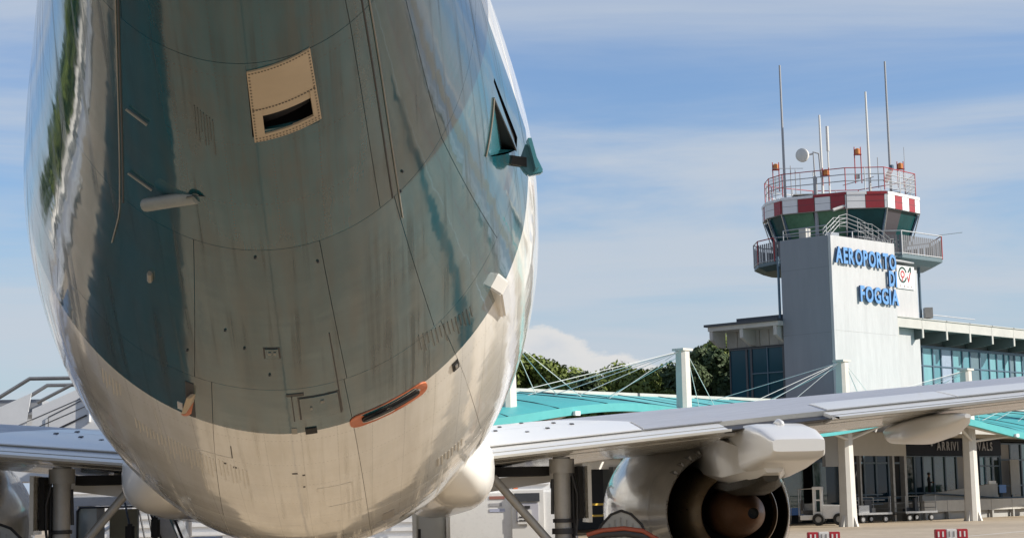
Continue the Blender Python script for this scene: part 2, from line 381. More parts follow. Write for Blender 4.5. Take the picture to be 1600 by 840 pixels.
def skin(name, t0, t1, s0, s1, parent, hole=None, gap=.0035, off=0., dt=.1, da=2.5, mat_=None, thick=.012):
    """one skin panel between stations t0..t1 and seams s0..s1 (each a degree or a pair of degrees)"""
    s0 = s0 if isinstance(s0, tuple) else (s0, s0); s1 = s1 if isinstance(s1, tuple) else (s1, s1)
    ta, tb = t0 + gap, t1 - gap
    ts = list(np.linspace(ta, tb, max(2, int((tb - ta) / dt) + 1)))
    us = list(np.linspace(0, 1, max(2, int((s1[0] - s0[0]) / da) + 1)))
    if hole:
        h0, h1, k0, k1 = hole
        ts = sorted(set([round(x, 5) for x in ts if x in (ta, tb) or (abs(x - h0) > .03 and abs(x - h1) > .03)] + [h0, h1, round(ta, 5), round(tb, 5)]))
        u0 = (k0 - s0[0]) / (s1[0] - s0[0]); u1 = (k1 - s0[0]) / (s1[0] - s0[0])
        us = sorted(set([round(x, 5) for x in us if abs(x - u0) > .015 and abs(x - u1) > .015] + [u0, u1]))
    ts = np.array(ts); us = np.array(us); nt_, nu = len(ts), len(us)
    T, U = np.meshgrid(ts, us, indexing='ij')
    k = (T - t0) / (t1 - t0); w = herm(T, WW) + .2
    A0 = np.radians(s0[0] + (s0[1] - s0[0]) * k) + gap / w; A1 = np.radians(s1[0] + (s1[1] - s1[0]) * k) - gap / w
    A = A0 + (A1 - A0) * U
    P = fus(T, A); Nn = fusn(T, A); P = P + Nn * off
    V = P.reshape(-1, 3); NV = Nn.reshape(-1, 3); lv = livery(T, A).ravel(); uvx = (A * np.maximum(w, .6)).ravel(); uvy = T.ravel()
    F = []
    for i in range(nt_ - 1):
        for j in range(nu - 1):
            if hole and hole[0] - 1e-4 < (ts[i] + ts[i + 1]) / 2 < hole[1] + 1e-4 and u0 < (us[j] + us[j + 1]) / 2 < u1: continue
            F.append((i * nu + j, (i + 1) * nu + j, (i + 1) * nu + j + 1, i * nu + j + 1))
    # rim
    loop = [i * nu for i in range(nt_)] + [(nt_ - 1) * nu + j for j in range(1, nu)] + [i * nu + nu - 1 for i in range(nt_ - 2, -1, -1)] + [j for j in range(nu - 2, 0, -1)]
    cen = V.mean(0); o = len(V); m = len(loop)
    Vo = V[loop]; Vi = Vo - NV[loop] * thick; nr = Vo - cen; nr = nr / np.linalg.norm(nr, axis=1, keepdims=True)
    V = np.concatenate([V, Vo, Vi]); NV = np.concatenate([NV, nr, nr]); lv = np.concatenate([lv, lv[loop], lv[loop]])
    uvx = np.concatenate([uvx, uvx[loop], uvx[loop]]); uvy = np.concatenate([uvy, uvy[loop], uvy[loop]])
    F += [(o + i, o + (i + 1) % m, o + m + (i + 1) % m, o + m + i) for i in range(m)]
    me = bpy.data.meshes.new(name); me.from_pydata(V.tolist(), [], F); me.materials.append(mat_ or M_SKIN)
    me.polygons.foreach_set('use_smooth', [True] * len(me.polygons))
    # orient faces outward
    me.update()
    bad = [p.index for p in me.polygons if p.normal.dot(Vector(NV[p.vertices[0]])) < 0]
    if bad: 
        bm = bmesh.new(); bm.from_mesh(me); bm.faces.ensure_lookup_table(); bmesh.ops.reverse_faces(bm, faces=[bm.faces[i] for i in bad]); bm.to_mesh(me); bm.free()
    at = me.attributes.new('livery', 'FLOAT', 'POINT'); at.data.foreach_set('value', lv.astype(np.float32))
    ul = me.uv_layers.new(name='skin'); vi = np.empty(len(me.loops), np.int32); me.loops.foreach_get('vertex_index', vi)
    ul.data.foreach_set('uv', np.stack([uvx[vi], uvy[vi]], -1).astype(np.float32).ravel())
    me.normals_split_custom_set_from_vertices(NV.tolist())
    ob = bpy.data.objects.new(name, me); COL.objects.link(ob); ob.parent = parent
    return ob
VENT = (2.72, 3.24, 1.8, 21.4)
INLET = (4.94, 5.90, 68., 83.5)
bays = [(.3, 2.7, [-180, -90, -37, 35, 90, 180]),
        (2.7, 4.25, [-180, -93, -38.2, (35, 33), (55.5, 56), 95, 180]),
        (4.25, 5.98, [-180, -98, -62, (-17.4, -19), (15.5, 16.3), (37.5, 39.5), (56, 64), 97, 180]),
        (5.98, 9.2, [-180, -98, -60, (-15, -17), (15.6, 17), (41.5, 49.5), 97, 180]),
        (9.2, 11.8, [-180, -98, -60, (-17, -18.5), (17, 18), (50, 52), 97, 180]),
        (11.8, 15.2, [-180, -98, -60, -18, 18, 52, 97, 180])]
for t0, t1, ss in bays:
    for a, b in zip(ss[:-1], ss[1:]):
        a0 = a if isinstance(a, tuple) else (a, a); b0 = b if isinstance(b, tuple) else (b, b)
        h = None
        if t0 == 2.7 and a0[0] == -38.2: h = VENT
        if t0 == 4.25 and b0[0] == 97: h = INLET
        skin('skin_panel', t0, t1, a0, b0, FUS, hole=h, gap=.0019)
# liner behind the seams (open where the vent and the inlet are)
def liner(t0, t1, a0, a1):
    ts = np.linspace(t0, t1, max(2, int((t1 - t0) / .3) + 1)); As = np.radians(np.linspace(a0, a1, max(2, int((a1 - a0) / 5) + 1)))
    T, A = np.meshgrid(ts, As, indexing='ij'); P = fus(T, A) - fusn(T, A) * .014; n = len(As)
    return P.reshape(-1, 3), [(i * n + j, (i + 1) * n + j, (i + 1) * n + j + 1, i * n + j + 1) for i in range(len(ts) - 1) for j in range(n - 1)]
lb = MB()
for q in [(.3, VENT[0], -180, 180), (VENT[0], VENT[1], -180, VENT[2]), (VENT[0], VENT[1], VENT[3], 180), (VENT[1], INLET[0], -180, 180),
          (INLET[0], INLET[1], -180, INLET[2]), (INLET[0], INLET[1], INLET[3], 180), (INLET[1], 15.2, -180, 180)]:
    lb.add(*liner(*q))
lb.build('frame_liner', DARK, FUS, smooth='full')
# forward fuselage and nose
ts = np.concatenate([np.linspace(15.2, 26, 12), np.linspace(26.5, 32.1, 24)]); As = np.radians(np.linspace(-180, 180, 73))[:-1]
rings = [[tuple(p) for p in fus(np.full(72, t), As)] for t in ts]
MB().loft(rings).build('forward_shell', WHITE, FUS, smooth='full')
# tail cone end with exhaust
rings = [[tuple(p) for p in fus(np.full(48, t), np.radians(np.linspace(-180, 180, 49))[:-1])] for t in (.3, .15, .0)]
MB().loft(rings, caps=False).build('exhaust_ring', STEEL, FUS, smooth='full')
rings = [[tuple(np.array([0, .06, 4.58]) + (p - np.array([0, .06, 4.58])) * np.array([k, 1, k])) for p in fus(np.full(48, .06), np.radians(np.linspace(-180, 180, 49))[:-1])] for k in (.97, .01)]
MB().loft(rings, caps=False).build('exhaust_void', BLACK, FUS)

def on(t, deg, off=0.):
    a = R(deg); return Vector(fus(t, a)) + Vector(fusn(t, a)) * off
def patch(name, m, t0, t1, a0, a1, off, parent, n=6, thick=.01, skew=(0, 0), smooth=True):
    """raised plate that follows the skin; skew shifts t at the two angular ends"""
    b = MB(); top = []; bot = []
    for i in range(n + 1):
        for j in range(n + 1):
            u, v = i / n, j / n
            t = t0 + (t1 - t0) * u + skew[0] * (1 - v) + skew[1] * v; a = a0 + (a1 - a0) * v
            top.append(on(t, a, off)); bot.append(on(t, a, off - thick))
    q = n + 1; k = q * q
    fs = [(i * q + j, i * q + j + 1, (i + 1) * q + j + 1, (i + 1) * q + j) for i in range(n) for j in range(n)]
    b.add(top + bot, fs)
    lp = list(range(q)) + [i * q + n for i in range(1, q)] + [n * q + j for j in range(n - 1, -1, -1)] + [i * q for i in range(n - 1, 0, -1)]
    for x, y in zip(lp, lp[1:] + lp[:1]): b.f.append([x, y, y + k, x + k]); b.m.append(0)
    return b.build(name, m, parent, smooth=smooth)

# tan vent panel with its opening
vent = empty('vent_panel', parent=PLANE)
SK = (.03, -.03)
patch('plate', TAN, 2.725, 3.0, 1.9, 21.3, .006, vent, skew=SK)
patch('plate', TAN, 3.0, 3.195, 1.9, 5.0, .006, vent, skew=(.03, .022))
patch('plate', TAN, 3.0, 3.195, 19.2, 21.3, .006, vent, skew=(-.023, -.03))
patch('plate', TAN, 3.195, 3.245, 1.9, 21.3, .006, vent, skew=SK)
patch('plate', TAN, 3.0, 3.06, 5.0, 19.2, .001, vent, skew=(.022, -.022))
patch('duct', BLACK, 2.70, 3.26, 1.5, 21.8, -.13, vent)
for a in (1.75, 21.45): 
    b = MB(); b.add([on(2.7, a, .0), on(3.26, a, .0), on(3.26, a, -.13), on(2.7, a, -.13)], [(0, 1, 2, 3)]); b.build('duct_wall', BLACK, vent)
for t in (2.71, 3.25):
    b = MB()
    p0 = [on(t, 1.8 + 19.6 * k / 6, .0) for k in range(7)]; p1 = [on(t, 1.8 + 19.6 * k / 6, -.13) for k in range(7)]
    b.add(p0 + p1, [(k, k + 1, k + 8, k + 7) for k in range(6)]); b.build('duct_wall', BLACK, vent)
patch('duct_vane', DARK, 3.12, 3.17, 4.5, 19.6, -.05, vent, skew=(.05, -.02))
skin('filler', 2.7215, 2.785, 1.85, 21.35, vent, gap=.0002, off=-.001); skin('filler', 3.19, 3.2385, 1.85, 21.35, vent, gap=.0002, off=-.001)
rv = MB()
def rivet(t, a, r=.0045):
    c = on(t, a, .0075); n = Vector(fusn(t, R(a))); u = n.orthogonal().normalized(); w = n.cross(u)
    rv.add([c + (u * math.cos(k * math.pi / 3) + w * math.sin(k * math.pi / 3)) * r for k in range(6)] + [c + n * .002], [(k, (k + 1) % 6, 6) for k in range(6)])
for k in range(20):
    v = k / 19; s = .03 - .06 * v; a = 2.6 + 18.0 * v
    rivet(2.737 + s, a); rivet(3.0 + s, a, .0055); rivet(3.215 + s, a); rivet(3.235 + s, a)
for k in range(1, 22):
    t = 2.737 + .5 * k / 22
    rivet(t + .03, 2.5); rivet(t - .03, 20.7)
o = rv.build('rivets', mat('rivet_dark', (.10, .08, .06), .5), vent); o['kind'] = 'stuff'

# drain mast and the small masts on the left of the tail
def rod(name, m, p0, p1, r0, r1=None, n=12): return MB().tube([p0, p1], [r0, r1 or r0], n).build(name, m, PLANE, smooth=True)
p0 = on(3.84, -16.0, -.01); p1 = on(4.0, -28.6, .06)
b = MB(); ax = (p1 - p0); k = ax.normalized(); nn = Vector(fusn(3.9, R(-22))); sd_ = k.cross(nn).normalized()
rings = []
for u, sc in ((0, .95), (.02, .95), (.975, .95), (1.0, .90)):
    c = p0 + ax * u
    rings.append([c + sd_ * math.cos(2 * math.pi * j / 16) * .036 * sc + nn * math.sin(2 * math.pi * j / 16) * .03 * sc for j in range(16)])
b.loft(rings).build('drain_mast', MAST, PLANE, smooth=True)
rings = [[on(3.83, -15.2, .003) + (Vector((1, 0, 0)) * math.cos(2 * math.pi * j / 16) * .05 + Vector((0, 1, -.3)) * math.sin(2 * math.pi * j / 16) * .05) for j in range(16)]]
MB().lathe([(0, .05), (.004, .05), (.006, .03)], tuple(on(3.83, -15.5, .0)), 'z', 16).build('mast_flange', DARK, PLANE)
for (ta, aa, tb, ab) in ((3.358, -35.6, 3.363, -28.9), (3.929, -35.6, 3.93, -28.3)):
    b = MB().tube([on(ta, aa, .012), on(tb, ab, .012)], .006, 6); b.build('drip_strip', STRIP, PLANE)
MB().tube([on(4.84, -29.6, .01), on(4.93, -29.6, .01)], .014, 6).build('drain_stub', STRIP, PLANE)
# long seal strip on the left door edge, with its kinked end
MB().tube([on(t, -38.9, .002) for t in np.linspace(2.0, 4.38, 26)] + [on(4.5, -39.2, .004), on(4.85, -41.2, .003)], .0032, 6).build('seal_strip', STRIP, PLANE, smooth=True)
MB().tube([on(t, -37.9, .0) for t in np.linspace(2.0, 4.3, 24)], .005, 6).build('door_edge', DARK, PLANE, smooth=True)
MB().tube([on(t, a, .003) for t, a in zip(np.linspace(2.2, 4.5, 24), np.linspace(43.8, 38.4, 24))], .0035, 6).build('seal_strip', STRIP, PLANE, smooth=True)
MB().tube([on(t, a, .0) for t, a in zip(np.linspace(2.2, 4.25, 22), np.linspace(41.2, 37.0, 22))], .0045, 6).build('door_edge', DARK, PLANE, smooth=True)
# outflow slot with orange surround
def ring_patch(name, m, tc_, dt, a0, a1, off, n=40):
    """stadium-shaped plate on the skin"""
    pts = []; am = (a0 + a1) / 2; ha = (a1 - a0) / 2; w = float(herm(tc_, WW)); rr = dt / w * 57.3
    for k in range(n):
        th = 2 * math.pi * k / n; c, s = math.cos(th), math.sin(th)
        pts.append((tc_ + dt * math.copysign(abs(s) ** .7, s), am + (ha - rr) * (1 if c > 0 else -1) * min(1, abs(c) * 3) + rr * math.copysign(abs(c) ** .7, c)))
    top = [on(t, a, off) for t, a in pts]; bot = [on(t, a, off - .012) for t, a in pts]
    return MB().loft([bot, top]).build(name, m, PLANE)
ring_patch('outflow_surround', ORANGE, 6.72, .105, 15.2, 34.4, .006)
ring_patch('outflow_slot', BLACK, 6.72, .045, 18.0, 32.2, .011)
patch('outflow_door', DARK, 6.715, 6.735, 18.6, 31.6, .016, PLANE, n=8)
# hatches, drains and lamps
def hatch(t0, t1, a0, a1, m=M_SKIN):
    h = empty('access_hatch', parent=PLANE)
    patch('rim', DARK, t0 - .012, t1 + .012, a0 - .4, a1 + .4, .002, h, n=4)
    skin('cover', t0, t1, a0, a1, h, gap=.001, off=.006, dt=.05, da=1)
    return h
h = hatch(5.39, 5.51, -1.7, 1.5); patch('latch', STRIP, 5.43, 5.45, -.9, -.3, .012, h, n=2); patch('latch', STRIP, 5.43, 5.45, .3, .9, .012, h, n=2)
h = hatch(6.13, 6.47, 4.8, 13.6); patch('latch', STRIP, 6.28, 6.31, 7.0, 7.5, .012, h, n=2); patch('latch', STRIP, 6.2, 6.23, 9.5, 10.3, .012, h, n=2)
patch('hinge_line', DARK, 6.1, 6.5, 3.0, 3.25, .004, PLANE, n=4); patch('hinge_line', DARK, 6.05, 6.09, 2.0, 6.0, .003, PLANE, n=4)
patch('hinge_line', DARK, 5.3, 6.45, 13.9, 14.2, .003, PLANE, n=4)
patch('drain_port', BLACK, 6.64, 6.74, 5.2, 7.8, .006, PLANE, n=3); patch('drain_label', STRIP, 6.62, 6.72, 2.2, 3.4, .003, PLANE, n=2)
patch('side_drain', BLACK, 6.74, 6.88, 41.6, 43.4, .006, PLANE, n=3); patch('side_drain_lens', STEEL, 6.78, 6.84, 42.2, 42.9, .012, PLANE, n=2)
patch('grey_placard', mat('placard', (.22, .20, .18), .5), 9.55, 9.95, 20.6, 23.4, .004, PLANE, n=3)
for t, a in ((5.4, -6.5), (5.75, -1.2), (5.62, -20.5), (4.32, -1.5), (4.45, 14.2), (4.25, 39.6), (4.1, 41.5), (5.2, -10.8)):
    MB().lathe([(0, .007), (-.008, .006), (-.010, .001)], tuple(on(t, a, 0)), 'z', 8).build('drain_nipple', DARK, PLANE)
for t, a, w_ in ((7.55, 1, 1.2), (7.6, 3.2, .6), (7.5, -12, .8), (7.45, -14, .6), (7.9, 3, .5)):
    patch('stencil_mark', DARK, t, t + .025, a, a + w_, .002, PLANE, n=2)
for (t0, t1, a0, a1) in ((8.0, 8.012, 6, 14), (8.0, 8.12, 13.8, 14), (8.6, 8.612, 8, 16), (8.0, 8.12, 6, 6.15), (7.3, 7.312, -20, -12), (7.05, 7.3, -12, -11.8)):
    patch('patch_outline', DBLW if t0 != 7.05 else DARK, t0, t1, a0, a1, .002, PLANE, n=3)
# orange-tipped blade antenna left of the keel
bl = empty('blade_antenna', parent=PLANE)
q0, q1 = on(6.10, -19.0, 0), on(6.62, -20.6, 0); nn = Vector(fusn(6.4, R(-20))); 
def blade(name, m, u0, u1, h0, h1, z0=0.0):
    a, c = q0.lerp(q1, u0), q0.lerp(q1, u1); sdv = Vector((.013, 0, 0)); 
    tilt = Vector((-.02, 0, 0))
    P = [a + nn * z0, c + nn * z0, c + nn * h1 + tilt, a + nn * h0 + tilt]
    MB().loft([[p - sdv for p in P], [p + sdv for p in P]]).build(name, m, bl, bevel=.004)
blade('blade', TAN, .30, .55, .03, .09); blade('blade_tip', ORANGE, .555, 1.0, .09, .02)
patch('base_plate', DARK, 6.1, 6.66, -21.4, -19.4, .003, bl, n=4)
patch('blade_label', WHITE, 6.5, 6.62, -23.6, -22.4, .003, bl, n=2)
# square scoop on the right, at the paint edge
sc = MB(); P = []
c0 = [(6.36, 57.2), (6.36, 61.2), (6.98, 62.2), (6.98, 58.2)]
sc.loft([[on(t, a, -.01) for t, a in c0], [on(6.42, 57.5, .07), on(6.42, 60.9, .07), on(6.98, 61.8, .03), on(6.98, 58.6, .03)]]).build('exhaust_scoop', WHITE, PLANE, bevel=.01)
# rows of skin doublers
def doublers(n, t0, t1, a0, a1, m, dlen=.16, wob=.0):
    for k in range(n):
        u = k / max(1, n - 1); t = t0 + (t1 - t0) * u + wob * math.sin(k * 1.7); a = a0 + (a1 - a0) * u
        patch('doubler_strip', m, t, t + dlen * (1 + .25 * math.sin(k * 2.3)), a, a + .20, .0025, PLANE, n=2, thick=.004)
doublers(14, 5.92, 6.22, 35.0, 50.0, DBLT, .22)
doublers(9, 7.35, 7.40, -35.5, -28.0, DBLW, .22); doublers(14, 7.30, 7.42, -27.0, -16.5, DBLW, .42); doublers(8, 7.40, 7.55, -15.2, -9.2, DBLW, .40)
doublers(8, 8.60, 8.64, 35.5, 42.5, DBLW, .26); doublers(6, 6.85, 6.85, -44, -39, DBLW, .28)
doublers(7, 3.05, 3.13, -14.5, -9.5, DBLT, .22)
# auxiliary power unit inlet on the right: opening, ramp, arm and flap
inl = empty('inlet_door', parent=PLANE)
P1, P2, P3 = (4.98, 80.5), (5.86, 82.6), (5.10, 69.0)
def fill(path, line_):
    """skin that closes the rectangular cut around the triangular mouth"""
    n = len(path); m_ = 6; Vt = []; Vn = []; ta_ = []; aa_ = []
    for i in range(n):
        for j in range(m_ + 1):
            t = path[i][0] + (line_[i][0] - path[i][0]) * j / m_; a = path[i][1] + (line_[i][1] - path[i][1]) * j / m_; ta_.append(t); aa_.append(R(a))
    ta_ = np.array(ta_); aa_ = np.array(aa_); V = fus(ta_, aa_); NV = fusn(ta_, aa_); q = m_ + 1
    F = [(i * q + j, (i + 1) * q + j, (i + 1) * q + j + 1, i * q + j + 1) for i in range(n - 1) for j in range(m_)]
    me = bpy.data.meshes.new('inlet_skin'); me.from_pydata(V.tolist(), [], F); me.materials.append(M_SKIN)
    me.update(); bad = [p.index for p in me.polygons if p.normal.dot(Vector(NV[p.vertices[0]])) < 0]
    bm = bmesh.new(); bm.from_mesh(me); bm.faces.ensure_lookup_table(); bmesh.ops.reverse_faces(bm, faces=[bm.faces[i] for i in bad]); bm.to_mesh(me); bm.free()
    me.polygons.foreach_set('use_smooth', [True] * len(me.polygons))
    at = me.attributes.new('livery', 'FLOAT', 'POINT'); at.data.foreach_set('value', livery(ta_, aa_).astype(np.float32))
    ul = me.uv_layers.new(name='skin'); vi = np.empty(len(me.loops), np.int32); me.loops.foreach_get('vertex_index', vi)
    uvx = aa_ * np.maximum(herm(ta_, WW) + .2, .6); ul.data.foreach_set('uv', np.stack([uvx[vi], ta_[vi]], -1).astype(np.float32).ravel())
    me.normals_split_custom_set_from_vertices(NV.tolist())
    o = bpy.data.objects.new('inlet_skin', me); COL.objects.link(o); o.parent = inl
def seg(a, b, n): return [(a[0] + (b[0] - a[0]) * k / n, a[1] + (b[1] - a[1]) * k / n) for k in range(n + 1)]
i0, i1, k0, k1 = INLET
fill(seg((P3[0], k0), (i1, k0), 12) + seg((i1, k0), (i1, P2[1]), 12), seg(P3, P2, 25))
fill(seg((P3[0], k0), (i0, k0), 12) + seg((i0, k0), (i0, P1[1]), 12), seg(P3, P1, 25))
fill(seg((i0, P1[1]), (i0, k1), 6) + seg((i0, k1), (i1, k1), 18) , seg(P1, P2, 25))
deep = on(5.74, 81.0, -.06); deep1 = on(5.84, 82.2, -.07)
MB().add([on(*P1), on(*P3), deep], [(0, 1, 2)]).build('inlet_ramp', TEALL, inl)
MB().add([on(*P1), on(*P2), deep1, deep], [(0, 1, 2, 3)]).build('inlet_mouth', BLACK, inl)
MB().add([on(*P3), on(*P2), deep1, deep], [(0, 1, 2, 3)]).build('inlet_side', TEAL, inl)
MB().tube([on(P1[0] + (P3[0] - P1[0]) * k / 8, P1[1] + (P3[1] - P1[1]) * k / 8 , .004) for k in range(9)], .006, 6).build('inlet_lip', STRIP, inl, smooth=True)
MB().tube([on(P1[0] + (P2[0] - P1[0]) * k / 8, P1[1] + (P2[1] - P1[1]) * k / 8 , .003) for k in range(9)], .005, 6).build('inlet_lip', DARK, inl, smooth=True)
pts = [(1.345, 3.56), (1.39, 3.68), (1.43, 3.64), (1.485, 3.52), (1.48, 3.505), (1.40, 3.49), (1.375, 3.515)]
MB().prism(pts, 'y', 5.80, 5.85).build('inlet_flap', TEALL, inl, bevel=.008)
MB().prism([(1.39, 3.68), (1.41, 3.68), (1.45, 3.52), (1.43, 3.51)], 'y', 5.68, 5.80).build('flap_rib', TEALL, inl)
MB().loft([[(1.20, 5.78, 3.57), (1.20, 5.84, 3.57), (1.20, 5.84, 3.62), (1.20, 5.78, 3.62)], [(1.39, 5.78, 3.54), (1.39, 5.84, 3.54), (1.39, 5.84, 3.59), (1.39, 5.78, 3.59)]]).build('flap_arm', DARK, inl)

# horizontal and vertical tail (above the frame, they cast the shadow on the tail cone)
def surf(name, secs, m, parent, thick, vertical=False):
    """secs: (x or z, lead t, trail t, other coord)"""
    rings = []
    for s, le, te, o in secs:
        r = []
        for k in range(24):
            th = 2 * math.pi * k / 24; xi = (1 - math.cos(th)) / 2; yt = thick * (le - te) * (.2969 * math.sqrt(xi) - .126 * xi - .3516 * xi**2 + .2843 * xi**3 - .1036 * xi**4) * 5
            y = le - xi * (le - te); d = yt if th < math.pi else -yt
            r.append((d, y, s) if vertical else (s, y, o + d))
        rings.append(r)
    return MB().loft(rings).build(name, m, parent, smooth=True)
for sg in (-1, 1):
    surf('horizontal_stabilizer', [(sg * .55, 5.75, 1.35, 4.72), (sg * 6.35, 1.75, .35, 5.45)], WHITE, PLANE, .10)
surf('vertical_fin', [(5.0, 9.3, 1.3, 0), (5.9, 6.9, 1.1, 0), (11.0, 2.2, -.3, 0)], TEALL, PLANE, .11, True)

# wings
def naca(xi): return 10 * (.2969 * math.sqrt(max(xi, 0)) - .126 * xi - .3516 * xi**2 + .2843 * xi**3 - .1036 * xi**4) / 1.0
WX = [1.2, 1.7, 4.9, 9.5, 14.3]; WLE = [22.1, 21.6, 19.5, 17.1, 14.6]; WTE = [14.45, 14.45, 14.38, 13.75, 13.0]; WZ = [2.07, 2.13, 2.43, 2.82, 3.28]
WU = [.048, .048, .054, .058, .055]; WD = [.040, .040, .042, .043, .042]
def wpt(x, xi, side, off=0.):
    """point on the wing: x span, xi 0 leading edge .. 1 trailing edge, side +1 upper, -1 lower"""
    f = lambda A: float(np.interp(x, WX, A))
    le, te, z, u, d = f(WLE), f(WTE), f(WZ), f(WU), f(WD); c = le - te
    return Vector((x, le - xi * c, z + .028 * (1 - xi) * c + (u if side > 0 else -d) * c * naca(xi) * (1 if side > 0 else 1) + off))
def mirror(o_pts, sg): return [Vector((p.x * sg, p.y, p.z)) for p in o_pts]
def wing_block(name, m, x0, x1, xa, xb, sg, parent, up=0., dn=0., nx=10, nc=14, mats=None):
    rings = []
    for i in range(nx + 1):
        x = x0 + (x1 - x0) * i / nx; us = [xa + (xb - xa) * (k / nc) ** (2 if xa == 0 else 1) for k in range(nc + 1)]
        r = [wpt(x, u, 1, up) for u in us] + [wpt(x, u, -1, dn) for u in us[::-1]]
        if xa == 0: r = r[:-1]
        rings.append(mirror(r, sg))
    b = MB().loft(rings)
    if mats:
        n = len(rings[0]); nf = (len(rings) - 1) * n
        for i in range(nf):
            k = i % n
            b.m[i] = 0 if k < nc else 1
        return b.build(name, mats, parent, smooth=True)
    return b.build(name, m, parent, smooth=True)
def wing_plate(name, m, corners, sg, parent, off=.008, thick=.012, n=5):
    """thin plate on the upper side: corners (x, xi) x4"""
    top = []; bot = []
    for i in range(n + 1):
        for j in range(n + 1):
            u, v = i / n, j / n
            x = (corners[0][0] * (1 - u) + corners[1][0] * u) * (1 - v) + (corners[3][0] * (1 - u) + corners[2][0] * u) * v
            xi = (corners[0][1] * (1 - u) + corners[1][1] * u) * (1 - v) + (corners[3][1] * (1 - u) + corners[2][1] * u) * v
            top.append(wpt(x, xi, 1, off)); bot.append(wpt(x, xi, 1, off - thick))
    b = MB(); q = n + 1; k = q * q
    b.add(mirror(top, sg) + mirror(bot, sg), [(i * q + j, i * q + j + 1, (i + 1) * q + j + 1, (i + 1) * q + j) for i in range(n) for j in range(n)])
    lp = list(range(q)) + [i * q + n for i in range(1, q)] + [n * q + j for j in range(n - 1, -1, -1)] + [i * q for i in range(n - 1, 0, -1)]
    for x, y in zip(lp, lp[1:] + lp[:1]): b.f.append([x, y, y + k, x + k]); b.m.append(0)
    return b.build(name, m, parent, smooth=True)
for sg in (1, -1):
    wg = empty('wing', parent=PLANE)
    wing_block('wing_box', None, 1.2, 14.3, 0, .862, sg, wg, mats=[WINGG, UNDER], nx=28)
    # flaps and ailerons in two strips with a dark slot before each
    for (x0, x1) in ((1.72, 4.25), (5.35, 10.6), (10.65, 14.2)):
        wing_block('flap', None, x0, x1, .870, .930, sg, wg, up=-.012, dn=.004, mats=[WINGW, UNDER], nc=5)
        wing_block('trailing_flap', None, x0, x1, .937, 1.0, sg, wg, up=-.016, dn=.010, mats=[WINGW, UNDER], nc=5)
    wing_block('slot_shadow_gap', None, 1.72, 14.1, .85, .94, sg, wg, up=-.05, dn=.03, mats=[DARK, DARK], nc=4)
    # spoilers
    for (x0, x1, m) in ((1.75, 3.45, ROOTW), (3.48, 4.3, WINGG), (5.4, 6.7, WINGW), (6.73, 8.0, WINGW), (8.03, 9.3, WINGW), (9.33, 10.5, WINGW)):
        wing_plate('spoiler', m, [(x0, .705), (x1, .705), (x1, .866), (x0, .866)], sg, wg, off=.012)
    for i, (a, b2) in enumerate(((.34, .46), (.464, .58), (.584, .701))):
        e = 2.62 + .30 * i
        wing_plate('root_panel', ROOTW, [(1.70, a), (e, a), (e + .28, b2), (1.70, b2)], sg, wg, off=.006)
    for (x, xi) in ((2.15, .50), (2.45, .42), (2.05, .60), (2.75, .54), (2.35, .70), (2.9, .62), (2.6, .66)):
        p = wpt(x, xi, 1, .0); b = MB().prism([(p.y - .08, p.z - .02), (p.y + .10, p.z + .012), (p.y + .04, p.z + .022), (p.y - .06, p.z + .010)], 'x', sg * p.x - .02, sg * p.x + .02)
        b.build('flap_fitting', DARK, wg)
    # underside wheel-well slot and beam by the root
    MB().box(sg * 1.75, sg * 2.50, 15.6, 16.2, 1.96, 2.06).build('well_slot', BLACK, wg)
    MB().loft([[(sg * 1.9, 16.3, 1.94), (sg * 1.9, 16.8, 1.94), (sg * 1.9, 16.8, 1.80), (sg * 1.9, 16.3, 1.80)], [(sg * 2.75, 16.3, 2.02), (sg * 2.75, 16.8, 2.02), (sg * 2.75, 16.8, 1.92), (sg * 2.75, 16.3, 1.92)]]).build('gear_beam', WHITE, wg)
    # fairing behind the engine, the flap track canoe and the outer canoes
    def canoe(name, cx, secs, m, n=20, e=3.2):
        rings = []
        for t, w, z0, z1 in secs:
            r = []
            for k in range(n):
                th = 2 * math.pi * k / n; c, s = math.cos(th), math.sin(th)
                r.append((sg * (cx + w / 2 * math.copysign(abs(c) ** (2 / e), c)), t, (z0 + z1) / 2 + (z1 - z0) / 2 * math.copysign(abs(s) ** (2 / e), s)))
            rings.append(r)
        return MB().loft(rings).build(name, m, wg, smooth=True)
    canoe('flap_track_fairing', 4.76, [(18.2, .10, 2.02, 2.12), (17.4, .42, 1.86, 2.25), (16.4, .60, 1.82, 2.40), (15.3, .66, 1.88, 2.44), (14.6, .66, 1.95, 2.43), (14.1, .62, 2.02, 2.36), (13.75, .56, 2.06, 2.27), (13.66, .52, 2.12, 2.24)], WINGW, n=32, e=7)
    canoe('fairing_bump', 4.78, [(14.9, .02, 2.40, 2.43), (14.75, .05, 2.38, 2.46), (14.6, .08, 2.38, 2.48), (14.48, .07, 2.38, 2.46), (14.42, .03, 2.38, 2.42)], WINGW, e=2)
    canoe('flap_track_fairing', 6.6, [(17.0, .06, 2.36, 2.42), (16.4, .36, 2.24, 2.46), (15.6, .46, 2.21, 2.50), (14.9, .42, 2.26, 2.51), (14.4, .28, 2.35, 2.50), (14.05, .06, 2.43, 2.47)], WINGW, n=28, e=3)
    canoe('flap_track_fairing', 8.7, [(17.0, .06, 2.50, 2.58), (16.2, .32, 2.36, 2.62), (15.2, .40, 2.36, 2.66), (14.4, .34, 2.46, 2.70), (13.7, .06, 2.62, 2.66)], WINGW, e=2.4)
    # engine
    EX, EZ = sg * 4.68, 1.51
    en = empty('engine', (EX, 16.9, EZ), parent=PLANE)
